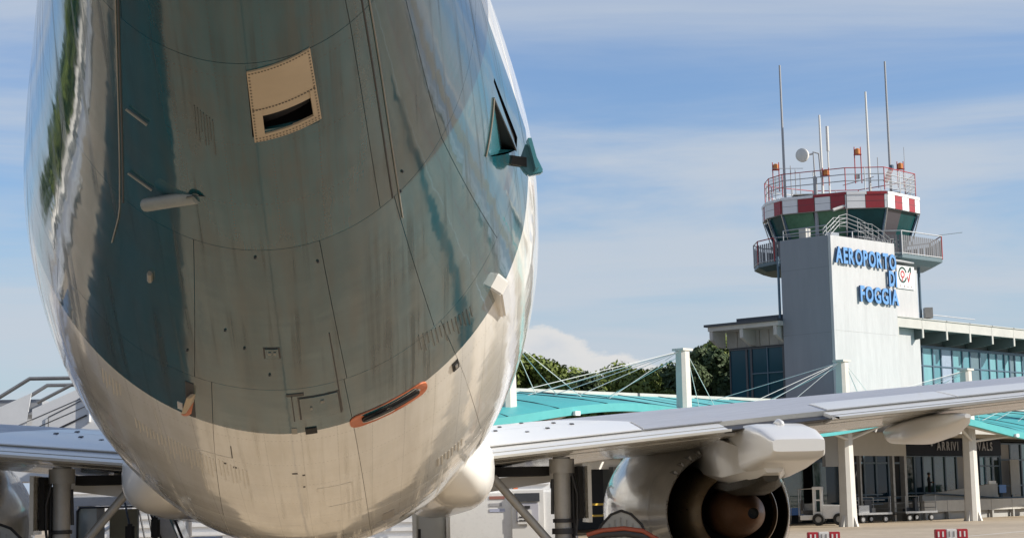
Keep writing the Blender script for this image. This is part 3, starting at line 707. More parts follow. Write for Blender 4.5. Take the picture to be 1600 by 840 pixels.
    MB().lathe([(0, .72), (.35, .81), (.75, .905), (1.2, .985), (1.7, 1.045), (2.3, 1.06), (2.9, 1.04), (3.4, .99), (3.7, .92), (3.8, .86), (3.75, .80), (3.5, .77), (2.9, .76)], (0, 0, 0), n=64).build('nacelle', NAC, en, smooth=True)
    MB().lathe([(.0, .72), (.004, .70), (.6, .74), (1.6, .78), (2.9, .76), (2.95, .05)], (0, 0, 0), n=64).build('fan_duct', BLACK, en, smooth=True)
    MB().lathe([(-.006, .722), (-.012, .712), (-.006, .702)], (0, 0, 0), n=64).build('nozzle_rim', STEEL, en, smooth=True)
    for k in range(3):
        MB().lathe([(1.2 - k * .35, .968 - k * .055 + .0015 * 0 + .004), (1.215 - k * .35, .972 - k * .055)], (0, 0, 0), n=64).build('cowl_joint', GREYM, en, smooth=True)
    MB().lathe([(1.6, .58), (.8, .585), (.2, .55), (-.3, .49), (-.62, .44), (-.64, .43), (-.62, .42), (-.1, .42), (.4, .40)], (0, 0, 0), n=56).build('core_cowl', BRONZE, en, smooth=True)
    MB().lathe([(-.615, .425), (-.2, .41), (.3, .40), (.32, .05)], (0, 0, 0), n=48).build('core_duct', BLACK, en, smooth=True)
    MB().lathe([(.2, .26), (-.3, .285), (-.6, .275), (-.95, .225), (-1.2, .15), (-1.36, .075), (-1.38, .06)], (0, 0, 0), n=48).build('exhaust_plug', PLUG, en, smooth=True)
    MB().lathe([(-1.381, .058), (-1.3, .05), (-1.29, .002)], (0, 0, 0), n=20).build('plug_vent', BLACK, en)
    for k in range(9):
        a = R(70 + 9 * k) if sg > 0 else R(110 - 9 * k - 72 + 36)
        MB().box(-.012, .012, -.05, .22, .735, .78).build('duct_strut', GREYM, en).rotation_euler = (0, R(90) - a, 0)
    MB().prism([(.15, .80), (1.3, 1.02), (1.9, 1.06), (1.2, 1.12), (.5, 1.0)], 'x', -.03 + sg * -.45, .03 + sg * -.45).build('strake', NAC, en)
    # pylon with dark heat shield keel
    def keel(name, m, secs):
        rings = []
        for t, w, z0, z1, r_ in secs:
            h = w / 2
            rings.append([(sg * 4.68 - EX + a, t - 16.9, zz_ - EZ) for a, zz_ in ((-h, z1), (-h, z0 + r_), (-h * .6, z0), (h * .6, z0), (h, z0 + r_), (h, z1))])
        return MB().loft(rings).build(name, m, en, smooth=True)
    keel('pylon', WINGW, [(20.6, .08, 2.42, 2.6, .03), (19.6, .34, 2.2, 2.62, .05), (18.4, .42, 2.0, 2.55, .05), (17.5, .46, 1.92, 2.4, .06), (16.5, .60, 1.84, 2.35, .1), (15.6, .62, 1.80, 2.3, .1), (14.9, .48, 1.84, 2.2, .1), (14.45, .24, 1.93, 2.1, .06)])
    keel('heat_shield', mat('heat_shield', (.05, .045, .035), .5, .5, var=.4, scale=9), [(17.3, .30, 1.90, 1.97, .02), (16.5, .48, 1.745, 1.86, .05), (15.6, .50, 1.70, 1.83, .05), (14.95, .36, 1.745, 1.87, .05), (14.6, .16, 1.84, 1.94, .03)])
    # wing root fairing
    rings = []
    for t, cx, cz, rx, rz in ((12.62, 1.36, 2.06, .05, .06), (12.70, 1.38, 2.05, .16, .17), (12.9, 1.40, 2.03, .26, .28), (13.3, 1.42, 2.01, .32, .34), (14.2, 1.44, 1.99, .35, .36), (16, 1.47, 1.96, .40, .38), (20, 1.47, 1.9, .45, .4), (22.5, 1.3, 1.9, .2, .2)):
        rings.append([(sg * (cx + rx * math.copysign(abs(math.cos(2 * math.pi * k / 28)) ** .8, math.cos(2 * math.pi * k / 28))), t, cz + rz * math.copysign(abs(math.sin(2 * math.pi * k / 28)) ** .8, math.sin(2 * math.pi * k / 28))) for k in range(28)])
    MB().loft(rings).build('wing_root_fairing', WHITE, PLANE, smooth='full')
    # main landing gear
    gr = empty('landing_gear', (sg * 2.615, 15.45, 0), parent=PLANE)
    def T(name, m, pts, r, n=14): return MB().tube([(sg * p[0], p[1], p[2]) for p in pts], r, n).build(name, m, gr, smooth=True)
    T('strut', GEARM, [(0, 0, 2.15), (0, 0, 1.18), (0, 0, 1.179), (0, 0, .42)], [.095, .088, .06, .06])
    T('strut_collar', GEARM, [(0, 0, 2.13), (0, 0, 1.98)], .135); T('strut_band', DARK, [(0, 0, 1.50), (0, 0, 1.46)], .108); T('strut_band', DARK, [(0, 0, 1.40), (0, 0, 1.34)], .12); T('strut_band', GREYM, [(0, 0, 1.30), (0, 0, 1.22)], .12)
    T('side_brace', GEARM, [(-.74, -.05, 1.95), (-.08, -.02, 1.18)], .045); T('drag_link', DARK, [(.12, .05, 1.95), (.12, .05, 1.2)], .024); T('brake_line', DARK, [(.10, -.05, 1.98), (.155, -.06, 1.75), (.15, -.06, 1.5), (.11, -.08, 1.2)], .014)
    T('actuator', DARK, [(-.10, .0, 1.92), (-.11, .0, 1.55)], .018); T('brake_line', STEEL, [(.13, -.1, 1.32), (.15, -.12, .9)], .014)
    T('torsion_link', GREYM, [(0, -.1, 1.15), (0, -.34, .85), (0, -.1, .55)], .035); T('axle', GREYM, [(-.5, 0, .52), (.5, 0, .52)], .06)
    B('leg_door', UNDER, gr, *((.235, .275) if sg > 0 else (-.275, -.235)), -.32, .20, 1.46, 2.06)
    B('leg_door_slot', BLACK, gr, *((.165, .215) if sg > 0 else (-.215, -.165)), -.1, .3, 1.50, 2.05)
    for wx in (-.43, .43):
        w_ = empty('wheel', (wx, 0, .52), parent=gr)
        MB().lathe([(-.17, .30), (-.18, .40), (-.15, .48), (-.08, .515), (.08, .515), (.15, .48), (.18, .40), (.17, .30)], (0, 0, 0), 'x', 40).build('tyre', RUBBER, w_, smooth=True)
        MB().lathe([(-.16, .001), (-.16, .12), (-.10, .2), (-.15, .30), (.15, .30), (.10, .2), (.16, .12), (.16, .001)], (0, 0, 0), 'x', 30).build('rim', WHITE, w_, smooth=True)
    # curved wheel door that hangs outboard of the strut
    arch = [(-.30, .95), (-.30, 1.28), (-.24, 1.41), (-.12, 1.52), (0, 1.56), (.12, 1.52), (.24, 1.41), (.30, 1.28), (.30, .95)]
    MB().prism([(sg * .62 + a * .9, z) for a, z in arch], 'y', -.02, .02).build('wheel_door', mat('door_grey', (.40, .40, .38), .5, var=.15, scale=6), gr)
    MB().tube([(sg * .62 + a * .9, -.025, z + .012) for a, z in arch], .016, 6).build('door_seal', DARK, gr, smooth=True)
    for k in range(7):
        xx = sg * .62 + (-.21 + .07 * k) * .9; top_ = 1.50 - .9 * (abs(-.21 + .07 * k)) ** 1.35
        B('door_rib', GREYM, gr, xx - .006, xx + .006, -.032, -.0205, .96, top_)
    T('brake_hose', HOSE, [(.22, -.25, 1.33), (.38, -.3, 1.375), (.60, -.32, 1.39), (.80, -.3, 1.36), (.98, -.2, 1.26), (1.05, -.1, 1.13)], .024, 10)
    T('brake_hose', DARK, [(.24, -.22, 1.30), (.40, -.26, 1.335), (.62, -.28, 1.345), (.80, -.26, 1.31), (.97, -.16, 1.2)], .045, 10)
# nose gear (carries the front)
ng = empty('nose_gear', (0, 27.9, 0), parent=PLANE)
MB().tube([(0, 0, 1.6), (0, 0, .35)], .07, 12).build('strut', GREYM, ng, smooth=True)
for wx in (-.2, .2):
    MB().lathe([(-.09, .16), (-.1, .28), (-.05, .335), (.05, .335), (.1, .28), (.09, .16)], (wx, 0, .34), 'x', 28).build('tyre', RUBBER, ng, smooth=True)

# ------------------------------------------------------------------ terminal, tower and canopies
TO, TRZ = (24.9, 87.3, 0), R(42.06)          # x runs along the terminal front, y goes into the building
def quad_windows(parent, xs, z0, z1, y, glass, frame, transoms=(), fr=.05, out=-1, name='window', axis='x', alt=None):
    """row of framed panes between successive xs; each window is a pane with its frame"""
    for i, (a, b) in enumerate(zip(xs[:-1], xs[1:])):
        g = glass if not alt or (i % len(alt)) >= len(alt) else alt[i % len(alt)]
        def bx(u0, u1, d0, d1, w0, w1, m=0, mb=None):
            if axis == 'x': return mb.box(u0, u1, y + out * d1, y + out * d0, w0, w1)
            return mb.box(y + out * d1, y + out * d0, u0, u1, w0, w1)
        p = MB(); bx(a + .02, b - .02, -.03, .0, z0, z1, mb=p); pane = p.build(name, g, parent)
        f = MB(); bx(a, a + fr, .0, .07, z0, z1, mb=f); bx(b - fr, b, .0, .07, z0, z1, mb=f)
        bx(a + fr, b - fr, .0, .065, z0, z0 + fr, mb=f); bx(a + fr, b - fr, .0, .065, z1 - fr, z1, mb=f)
        for tz in transoms: bx(a + fr, b - fr, .0, .06, tz - fr * .6, tz + fr * .6, mb=f)
        f.build('frame', frame, pane)
TERM = empty('terminal_building', TO, TRZ); tag(TERM, 'long pale terminal with teal upper window band under a bracketed roof', 'building')
# upper floor facing the apron
B('wall', CONCW, TERM, 20.32, 62, 10.85, 17.6, 4.9, 8.25)
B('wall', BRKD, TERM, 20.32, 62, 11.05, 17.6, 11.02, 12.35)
B('upper_core', TRIMD, TERM, 14.15, 62, 11.3, 17.4, 8.2, 11.0)
xs = [20.6]
while xs[-1] < 60: xs.append(xs[-1] + random.choice([1.05, 1.25, 1.45, .75, 1.3]))
M_GB2 = mat('blue_glass_light', (.16, .36, .40), .08, var=.2, scale=1.2, spec=.9, stretch=(1.5, 1.5, .3)); M_GB3 = mat('lilac_blind', (.30, .36, .46), .2, var=.1, scale=1)
M_GB4 = mat('grey_panel_glass', (.13, .19, .22), .15, var=.1, scale=1)
quad_windows(TERM, xs, 8.28, 10.9, 10.88, GLASSB, MULL, transoms=(9.7,), fr=.06, alt=[GLASSB, M_GB2, GLASSB, M_GB2, M_GB4, M_GB2, GLASSB, M_GB3, M_GB2, GLASSB, M_GB4])
B('window_head', MULL, TERM, 20.34, 62, 10.80, 11.04, 10.9, 11.02)
B('low_frame', MULL, TERM, 21.2, 21.26, 10.78, 10.84, 8.28, 9.45); B('low_frame', MULL, TERM, 22.2, 22.28, 10.78, 10.84, 8.28, 9.45)
# roof edge: fascia panels, brackets and recess darkened for shade
for k in range(15):
    s = 20.35 + 2.95 * k
    B('fascia_panel', CONCW, TERM, s + .01, s + 2.93, 9.06, 9.22, 11.78, 12.38)
    MB().prism([(9.07, 11.775), (11.03, 11.775), (11.03, 11.03), (10.3, 11.06), (9.7, 11.12), (9.07, 11.20)], 'x', s - .07, s + .07).build('bracket', BRKD, TERM); B('bracket_lit_edge', CONCW, TERM, s - .09, s + .09, 9.01, 9.066, 11.22, 11.775)  # pale front strip: the bracket's sunlit edge put in by colour
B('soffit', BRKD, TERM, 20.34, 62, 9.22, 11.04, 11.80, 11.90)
MB().prism([(9.0, 12.385), (9.0, 12.45), (12.9, 13.1), (17.8, 12.6), (17.8, 12.36)], 'x', 20.34, 62.2).build('roof', ROOFG, TERM)
for k in range(14): B('roof_joint', TRIMD, TERM, 23.3 + 2.95 * k, 23.33 + 2.95 * k, 8.985, 9.1, 12.39, 12.47)
TB('roof_rail', GALV, TERM, [(22, 12.4, 13.35), (36, 12.4, 13.35)], .03)
# end block left of the tower
B('wall', CONCG, TERM, 13.9, 20.3, 12.6, 17.6, 4.9, 7.45)
B('end_wall', CONCG, TERM, 14.1, 20.3, 12.6, 17.5, 10.72, 11.9)
quad_windows(TERM, [12.62, 13.15, 15.55, 15.9, 17.2], 7.46, 10.62, 13.95, mat('end_glass', (.010, .050, .080), .08, spec=.25), TRIMD, fr=.07, out=-1, axis='y')
B('transom', MULL, TERM, 13.86, 13.9, 13.2, 15.5, 9.0, 9.06); B('transom', MULL, TERM, 13.86, 13.9, 14.3, 14.36, 7.5, 10.6)
MB().prism([(12.6, 11.75), (17.9, 11.75), (17.9, 12.02), (12.6, 12.02)], 'x', 12.7, 20.3).build('roof_slab', CONCW, TERM)
B('roof_coping', TRIMD, TERM, 12.55, 20.3, 12.6, 18.1, 12.025, 12.17); B('roof_upstand', TRIMD, TERM, 13.4, 20.3, 12.6, 16.2, 12.175, 12.45)
for y in (12.9, 15.4, 17.7):
    MB().prism([(12.75, 11.745), (14.08, 11.745), (14.08, 10.75), (13.6, 10.78), (12.75, 11.2)], 'y', y - .12, y + .12).build('bracket', CONCW, TERM)
for y in (13.6, 14.3, 15.0, 16.0, 16.7): B('panel_rib', GREYM, TERM, 14.06, 14.095, y - .03, y + .03, 10.75, 11.7)
# ground floor: raised walkway, glass hall front
B('platform', CONCG, TERM, 15.6, 62, 5.3, 9.3, .0, 1.05)
B('ceiling_slab', BEIGE, TERM, -36, 62, 8.2, 17.4, 4.95, 5.2)
B('hall_back', TRIMD, TERM, 13, 62, 13, 13.3, 0, 4.9); B('hall_floor', CONCG, TERM, 13, 62, 9.4, 12.9, .9, 1.04)
gx = [20.35, 21.9, 22.9, 24.2, 25.6, 27.0, 28.3, 29.7]
quad_windows(TERM, [13.6, 14.9, 16.2, 17.5, 18.9, 20.3], .3, 4.85, 9.3, GLASSD, MULL, transoms=(1.3, 3.4), fr=.09, alt=[GLASSD, BLACK, GLASSD])
M_DIM = mat('dim_hall_glass', (.028, .045, .045), .06, spec=.9, var=.2, scale=.6); M_CURT = mat('pale_blind', (.33, .32, .31), .7); M_GGRN = mat('green_hall_glass', (.03, .07, .06), .06, spec=.9, var=.3, scale=.8)
quad_windows(TERM, gx, 1.08, 3.85, 9.3, GLASSD, MULL, transoms=(1.55,), fr=.07, alt=[M_DIM, GLASSD, M_GGRN, M_GGRN, M_GGRN, M_CURT, M_DIM])
quad_windows(TERM, [29.9, 30.7, 31.6, 32.6], 1.08, 3.85, 9.3, GLASSB, MULL, transoms=(1.9, 3.2), fr=.08, alt=[GLASSB, M_GGRN, M_DIM])
quad_windows(TERM, [32.7, 34.1, 35.6, 37.1, 38.6, 40.1, 42, 44, 46, 48, 50], 1.08, 4.7, 9.3, GLASSD, MULL, transoms=(1.9, 3.6), fr=.08, alt=[M_CURT, M_DIM, GLASSB, M_DIM])
B('sign_band', mat('sign_navy', (.005, .008, .018), .5, spec=.15), TERM, 20.35, 32.65, 9.12, 9.3, 3.88, 4.9)
M_SIGNW = mat('sign_letter_pale', (.42, .42, .44), .5)
x = 24.4
for ch in 'ARRIVI' + ' ' + 'ARRIVALS':
    if ch == ' ': x += .45; continue
    me = text_mesh(ch, .78, .02, .012, .92); me.materials.append(M_SIGNW)
    w_ = max(v.co.x for v in me.vertices)
    o = bpy.data.objects.new('sign_letter', me); COL.objects.link(o); o.parent = TERM; o.location = (x, 9.09, 4.2); o.rotation_euler = (R(90), 0, 0); x += w_ + .10
B('sign_fixture', STEEL, TERM, 23.6, 23.75, 9.0, 9.1, 4.45, 4.8)
# parapet ramp, low wall on legs, notices
MB().prism([(19.2, 1.06), (28.4, 1.06), (28.4, 2.05), (27.9, 2.05), (19.2, 1.42)], 'y', 7.2, 7.4).build('ramp_parapet', CONCW, TERM)
MB().tube([(19.2, 7.0, 1.55), (28.4, 6.9, 1.12)], .05, 6).build('ramp_rail', MULL, TERM)
for k in range(12):
    s = 15.7 + 2.6 * k
    B('wall_panel', CONCW, TERM, s, s + 2.56, 5.0, 5.22, .45, 1.10)
    B('wall_leg', CONCG, TERM, s + .1, s + .28, 5.02, 5.2, 0, .45)
B('notice_board', BLUE, TERM, 25.7, 26.55, 5.6, 5.64, 1.45, 1.95); B('notice_sheet', WHITE, TERM, 25.5, 26.4, 6.2, 6.24, 2.02, 2.2)
B('poster_board', CONCW, TERM, 33.0, 34.2, 8.7, 8.75, 1.3, 3.6)
for k in range(3): MB().tube([(32.6 + .1 * k, 7.5, 1.5 - .2 * k), (35.4, 7.5, 1.15 - .2 * k * .5)], .03, 6).build('stair_rail', GALV, TERM)
B('white_box', WHITE, TERM, 27.3, 27.9, 4.4, 4.8, .45, .62); B('white_box', WHITE, TERM, 28.7, 29.6, 4.4, 4.8, .5, .8)
# gate portal in front of the walkway
B('portal_panel', mat('portal_grey', (.42, .41, .38), .6, var=.05), TERM, 7.6, 13.8, 4.9, 5.1, 3.68, 4.95)
B('portal_side', mat('portal_side_grey', (.30, .31, .32), .6, var=.06, scale=1), TERM, 6.0, 7.6, 5.2, 5.4, 3.1, 4.9)
B('portal_post', GREYM, TERM, 13.55, 13.8, 4.9, 5.2, 0, 3.68); B('portal_post', GREYM, TERM, 12.3, 12.5, 4.9, 5.1, 0, 3.68); B('portal_post', GREYM, TERM, 8.9, 9.05, 4.9, 5.1, 0, 3.68)
B('portal_back', BLACK, TERM, 5.6, 13.6, 8.9, 9.1, 0, 4.9)
B('portal_screen', GLASSD, TERM, 9.2, 12.2, 8.2, 8.26, .3, 3.6); B('portal_door', M_GGRN, TERM, 8.9, 10.2, 8.0, 8.06, .3, 3.4)
B('portal_rail', MULL, TERM, 9.0, 13.4, 6.3, 6.36, 1.5, 1.56); B('portal_rail', MULL, TERM, 9.0, 13.4, 6.3, 6.36, .95, 1.01)
B('portal_rail', GALV, TERM, 9.0, 13.4, 6.2, 6.24, 1.2, 1.24)
B('office_glass', M_GGRN, TERM, 6.0, 7.9, 8.0, 8.06, .9, 3.7); B('office_sill', BLUE, TERM, 6.0, 8.0, 7.9, 8.0, .5, .9)
# dark baggage hall to the left
B('baggage_back', TRIMD, TERM, -36, 5.6, 15, 15.2, 0, 5.0); B('baggage_soffit', TRIMD, TERM, -36, 5.6, 8.0, 8.3, 3.9, 4.94)
for s in (-30, -24, -18, -11.5, -5, 1, 5.5): B('hall_pier', GREYM, TERM, s, s + .5, 8.6, 9.1, 0, 3.95)
quad_windows(TERM, [-30, -27, -24, -21, -18, -15, -12], 2.2, 3.85, 9.2, GLASSB, MULL, fr=.1, alt=[M_DIM, GLASSB])
for k in range(2): B('yellow_rail', YEL, TERM, -17, 0, 7.9, 7.98, .78 + .55 * k, .88 + .55 * k)
B('hall_cabinet', mat('cabinet_grey', (.20, .22, .24), .5), TERM, -8.2, -6.9, 8.3, 9.0, 1.4, 3.2); B('yellow_tag', YEL, TERM, -7.6, -6.6, 8.1, 8.2, 3.5, 3.8)
B('hall_box', WHITE, TERM, -10.2, -7.2, 8.6, 9.4, 3.1, 3.9)

# control tower
TW = empty('control_tower', TO, TRZ); tag(TW, 'control tower with white lettered face and red and white checked cab', 'tower')
MB().add([(13.23, 9.0, 4.95), (20.32, 9.0, 4.95), (20.32, 9.0, 16.93), (13.23, 9.0, 16.86), (13.23, 9.2, 4.95), (20.32, 9.2, 4.95), (20.32, 9.2, 16.93), (13.23, 9.2, 16.86)],
         [(0, 1, 2, 3), (4, 5, 6, 7), (0, 1, 5, 4), (1, 2, 6, 5), (2, 3, 7, 6), (3, 0, 4, 7)]).build('front_face', CLADW, TW)
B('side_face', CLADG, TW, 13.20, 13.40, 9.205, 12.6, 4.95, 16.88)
for k in range(3): B('cladding_joint', TRIMD, TW, 13.196, 13.199, 9.21, 12.59, 7.2 + 3.9 * k, 7.208 + 3.9 * k)
for k in range(1): B('face_joint', GREYM, TW, 13.4, 20.2, 8.996, 8.999, 11.2, 11.21)
B('shaft', CLADW, TW, 13.41, 23.9, 9.62, 12.55, 4.5, 15.6); B('shaft_core', TRIMD, TW, 20.6, 26, 13.2, 17, 12.3, 16.2)
EB = empty('emblem', (.95, 0, .75), parent=TW)
B('emblem_board', mat('emblem_white', (.74, .74, .73), .5), EB, 20.45, 22.5, 9.54, 9.60, 13.55, 15.0)
def ringpart(name, m, cx, cz, r0, r1, a0=0, a1=360, y=9.53, n=28):
    b = MB(); pts = [(R(a0 + (a1 - a0) * k / n)) for k in range(n + 1)]
    v = [(cx + r1 * math.cos(a), y, cz + r1 * math.sin(a)) for a in pts] + [(cx + r0 * math.cos(a), y, cz + r0 * math.sin(a)) for a in pts]
    b.add(v, [(k, k + 1, n + 2 + k, n + 1 + k) for k in range(n)]); return b.build(name, m, EB)
EMK = mat('emblem_green', (.02, .06, .05), .5); EMR = mat('emblem_red', (.42, .04, .05), .5)
ringpart('emblem_ring', EMK, 21.1, 14.42, .38, .52, 20, 340); ringpart('emblem_ring', EMR, 21.1, 14.45, .13, .25, 0, 360)
MB().prism([(20.95, 14.0), (21.05, 14.0), (21.18, 14.3), (21.08, 14.3)], 'y', 9.525, 9.538).build('emblem_stroke', EMR, EB)
MB().prism([(21.60, 14.35), (21.72, 14.35), (21.78, 14.12), (21.95, 14.6), (22.07, 14.6), (21.83, 13.98), (21.74, 13.98)], 'y', 9.525, 9.538).build('emblem_stroke', EMR, EB)
MB().prism([(21.68, 14.6), (21.95, 14.95), (22.14, 14.95), (22.14, 14.6), (22.0, 14.6), (22.0, 14.8), (21.85, 14.6)], 'y', 9.525, 9.538).build('emblem_stroke', EMK, EB)
x = 20.75
for ch in 'ENAV':
    me = text_mesh(ch, .26, .005, .004); me.materials.append(mat('emblem_grey', (.40, .34, .34), .5)); o = bpy.data.objects.new('emblem_letter', me); COL.objects.link(o); o.parent = EB
    o.location = (x, 9.53, 13.62); o.rotation_euler = (R(90), 0, 0); x += .42
def letters(word, s0, s1, z0, h):
    ms = [text_mesh(c, h / .70, .06, .042, 1.0) for c in word]
    ws = [max(v.co.x for v in m.vertices) - min(v.co.x for v in m.vertices) for m in ms]
    gap = .10; k = (s1 - s0 - gap * (len(ms) - 1)) / sum(ws); x = s0
    for m, w_ in zip(ms, ws):
        mn = min(v.co.x for v in m.vertices)
        for v in m.vertices: v.co.x = (v.co.x - mn) * k
        m.materials.append(LETTER); m.materials.append(LETTERS)
        for p in m.polygons: p.material_index = 0 if abs(p.normal.z) > .9 else 1
        o = bpy.data.objects.new('letter', m); COL.objects.link(o); o.parent = TW; o.location = (x, 8.86, z0); o.rotation_euler = (R(90), 0, 0); x += w_ * k + gap
letters('AEROPORTO', 13.42, 20.15, 15.26, .92); letters('DI', 19.25, 20.16, 14.22, .92); letters('FOGGIA', 15.95, 20.28, 13.08, .92)
GALVD = mat('weathered_rail', (.26, .27, .28), .5, .4)
# railings and stair on top of the tower face
def rail(pts, zs, m, parent, r=.03, posts=True, name='railing'):
    for z in zs: MB().tube([(p[0], p[1], p[2] + z) for p in pts], r, 6).build(name, m, parent)
    if posts:
        for p in pts: MB().tube([(p[0], p[1], p[2]), (p[0], p[1], p[2] + zs[-1])], r, 6).build('rail_post', m, parent)
rail([(14.2, 9.6, 16.8), (15.2, 9.6, 17.5), (16.0, 9.6, 17.7), (17.2, 9.6, 17.55), (18.4, 9.6, 17.3)], (.25, .5, .75), GALVD, TW, .022)
rail([(14.6, 10.4, 16.8), (15.8, 10.4, 17.6), (17.2, 10.4, 17.7), (18.8, 10.4, 17.5), (20.2, 10.4, 17.1)], (.2, .45, .7), GALVD, TW, .022)
rail([(17.4, 9.7, 16.9), (18.2, 9.7, 16.9), (19.0, 9.7, 16.9), (19.7, 9.7, 16.7), (20.3, 9.7, 16.5), (21.2, 9.8, 16.2), (22.2, 9.8, 16.2), (23.2, 9.8, 16.2)], (.3, .6, .9, 1.2), GALVD, TW, .022)
for k in range(9): MB().tube([(18.0 + .6 * k, 9.75, 16.2), (18.45 + .6 * k, 9.75, 17.3)], .025, 5).build('lattice_bar', GALV, TW)
for k in range(9): MB().tube([(18.5 + .6 * k, 9.75, 16.2), (18.05 + .6 * k, 9.75, 17.3)], .025, 5).build('lattice_bar', GALV, TW)
B('stair_deck', GALV, TW, 20.35, 23.6, 9.6, 10.25, 16.0, 16.12); B('deck_box', STEEL, TW, 14.3, 15.1, 9.6, 10.0, 16.9, 17.2)
rail([(13.3, 9.3, 16.88), (13.3, 10.6, 16.88), (13.3, 12.4, 16.88)], (.35, .6), GALV, TW, .035)
B('hatch', CONCW, TW, 13.5, 14.0, 10.9, 11.4, 16.6, 17.5)
# cab: polygon in a frame that looks along the approach
CAB = empty('cab', (7.94, 15.2, 0), -TRZ + R(-4.94), TW)
# place: local offset of the cab centre in the tower frame
CAB.location = (23.3, 14.8, -.17)
CAB.scale = (1, 1, 1.045)
K = 1.085
PG = [(-4.55, -.8), (-3.9, -2.3), (-.3, -4.2), (2.1, -4.2), (4.6, -1.4), (4.6, 1.6), (2.1, 4.4), (-.9, 4.4), (-3.9, 2.4), (-4.55, 1.0)]
PG = [(x * K, y * K) for x, y in PG]
def pring(s, z): return [(x * s, y * s, z) for x, y in PG]
def edge_panels(name, i, cuts, s, z0, z1, mats, d=.06):
    a = Vector((*PG[i], 0)) * s; b = Vector((*PG[(i + 1) % len(PG)], 0)) * s; n = Vector(((b - a).y, -(b - a).x, 0)).normalized()
    for k, (u, v) in enumerate(zip(cuts[:-1], cuts[1:])):
        p, q = a.lerp(b, u + .006), a.lerp(b, v - .006)
        P = [p, q, q + n * d, p + n * d]
        MB().loft([[(*c.xy, z0) for c in P], [(*c.xy, z1) for c in P]]).build(name, mats[k % len(mats)], CAB)
MB().loft([pring(.985, 18.76), pring(.985, 19.82)]).build('cab_parapet', GREYM, CAB)
TWW = mat('tower_white', (.74, .74, .74), .45, var=.06); TWR = mat('tower_red', (.30, .022, .03), .45, var=.12, scale=1.5)
cutset = {0: ([0, .5, 1], [TWW, TWR]), 1: ([0, .33, .66, 1], [TWW, TWR, TWW]), 2: ([0, .28, .58, 1], [TWW, TWR, TWW]),
          3: ([0, .22, .44, .66, .84, 1], [TWW, TWR, TWW, TWR, TWW]), 4: ([0, .33, .66, 1], [TWR, TWW, TWR])}
cutset[1] = ([0, .30, .62, 1.0], [TWW, TWR, TWW]); cutset[2] = ([0, .45, .999], [TWW, TWR]); cutset[0] = ([0, .55, 1], [TWW, TWR])
cutset[1] = ([0, .02, .26, .52, .76, .98, 1.0], [TWR, TWW, TWR, TWW, TWR, TWW]); cutset[2] = ([0, .46, .93, 1.0], [TWW, TWR, TWW])
for i in range(len(PG)):
    cu, ms = cutset.get(i, ([0, .33, .66, 1], [TWW, TWR, TWW]))
    edge_panels('checked_panel', i, cu, .985, 18.80, 19.62, ms)
    edge_panels('coping_panel', i, [0, .5, 1], .985, 19.63, 19.80, [TWW] if i not in (1, 2) else [TWW, TWR], d=.09)
    edge_panels('panel_joint', i, [0.01, .99], .9855, 19.22, 19.235, [TRIMD], d=.064)
# slanted cab windows, one pane per side and mullions at the corners
CABT = mat('cab_teal_glass', (.015, .07, .075), .15, spec=.15, var=.3, scale=.6)
cab_g = {0: CABT, 1: GLASSG, 2: CABT, 3: CABT, 4: CABT}
for i in range(len(PG)):
    a, b = PG[i], PG[(i + 1) % len(PG)]
    segs = [(0, .47), (.53, 1)] if i == 1 else ([(0, .5), (.5, 1)] if i == 3 else [(0, 1)])
    for sgm in segs:
        P = [(a[0] + (b[0] - a[0]) * u, a[1] + (b[1] - a[1]) * u) for u in sgm]
        g_ = cab_g.get(i, GLASSD)
        if i == 3 and sgm[0] == 0: g_ = mat('cab_dark_blind', (.06, .055, .065), .3)
        r0, r1 = .80, .955
        MB().loft([[(P[0][0] * r1, P[0][1] * r1, 18.82), (P[1][0] * r1, P[1][1] * r1, 18.82), (P[1][0] * (r1 - .01), P[1][1] * (r1 - .01), 18.82), (P[0][0] * (r1 - .01), P[0][1] * (r1 - .01), 18.82)],
                   [(P[0][0] * r0, P[0][1] * r0, 16.7), (P[1][0] * r0, P[1][1] * r0, 16.7), (P[1][0] * (r0 - .01), P[1][1] * (r0 - .01), 16.7), (P[0][0] * (r0 - .01), P[0][1] * (r0 - .01), 16.7)]]).build('cab_window', g_, CAB)
    MB().tube([(a[0] * .96, a[1] * .96, 18.68), (a[0] * .805, a[1] * .805, 16.7)], .07, 6).build('cab_mullion', MULL, CAB)
    MB().tube([(a[0] * .99, a[1] * .99, 18.82), (a[0] * .86, a[1] * .86, 16.7)], .04, 6).build('sun_brace', STEEL, CAB)
MB().loft([pring(.78, 15.6), pring(.80, 16.75)]).build('cab_wall', TRIMD, CAB)
# balcony deck and its railing
DK = [(x * 1.19 + .30, y * 1.02, 0) for x, y in PG]
MB().loft([[(p[0] * .9, p[1] * .9, 15.45) for p in DK], [(p[0], p[1], 15.72) for p in DK], [(p[0], p[1], 15.95) for p in DK]]).build('balcony_deck', mat('deck_blue_grey', (.10, .15, .17), .5, var=.1), CAB)
for i in range(len(DK)):
    a, b = Vector(DK[i]), Vector(DK[(i + 1) % len(DK)])
    for z in (16.0, 17.35): MB().tube([(a.x, a.y, z), (b.x, b.y, z)], .035, 6).build('balcony_rail', RED if (z > 17 and i in (0, 4)) else GALV, CAB)
    MB().tube([(a.x, a.y, 15.9), (a.x, a.y, 17.35)], .045, 6).build('balcony_post', RED if i in (0, 1, 4) else GALV, CAB)
    n = max(2, int((b - a).length / .22))
    bb = MB()
    for k in range(n):
        p = a.lerp(b, (k + .5) / n); d = (b - a).normalized() * .085
        bb.add([(p.x - d.x, p.y - d.y, 16.02), (p.x + d.x, p.y + d.y, 16.02), (p.x + d.x, p.y + d.y, 17.1), (p.x - d.x, p.y - d.y, 17.1)], [(0, 1, 2, 3)])
    bb.build('balcony_infill', mat('infill_grey', (.12, .12, .13), .5), CAB)
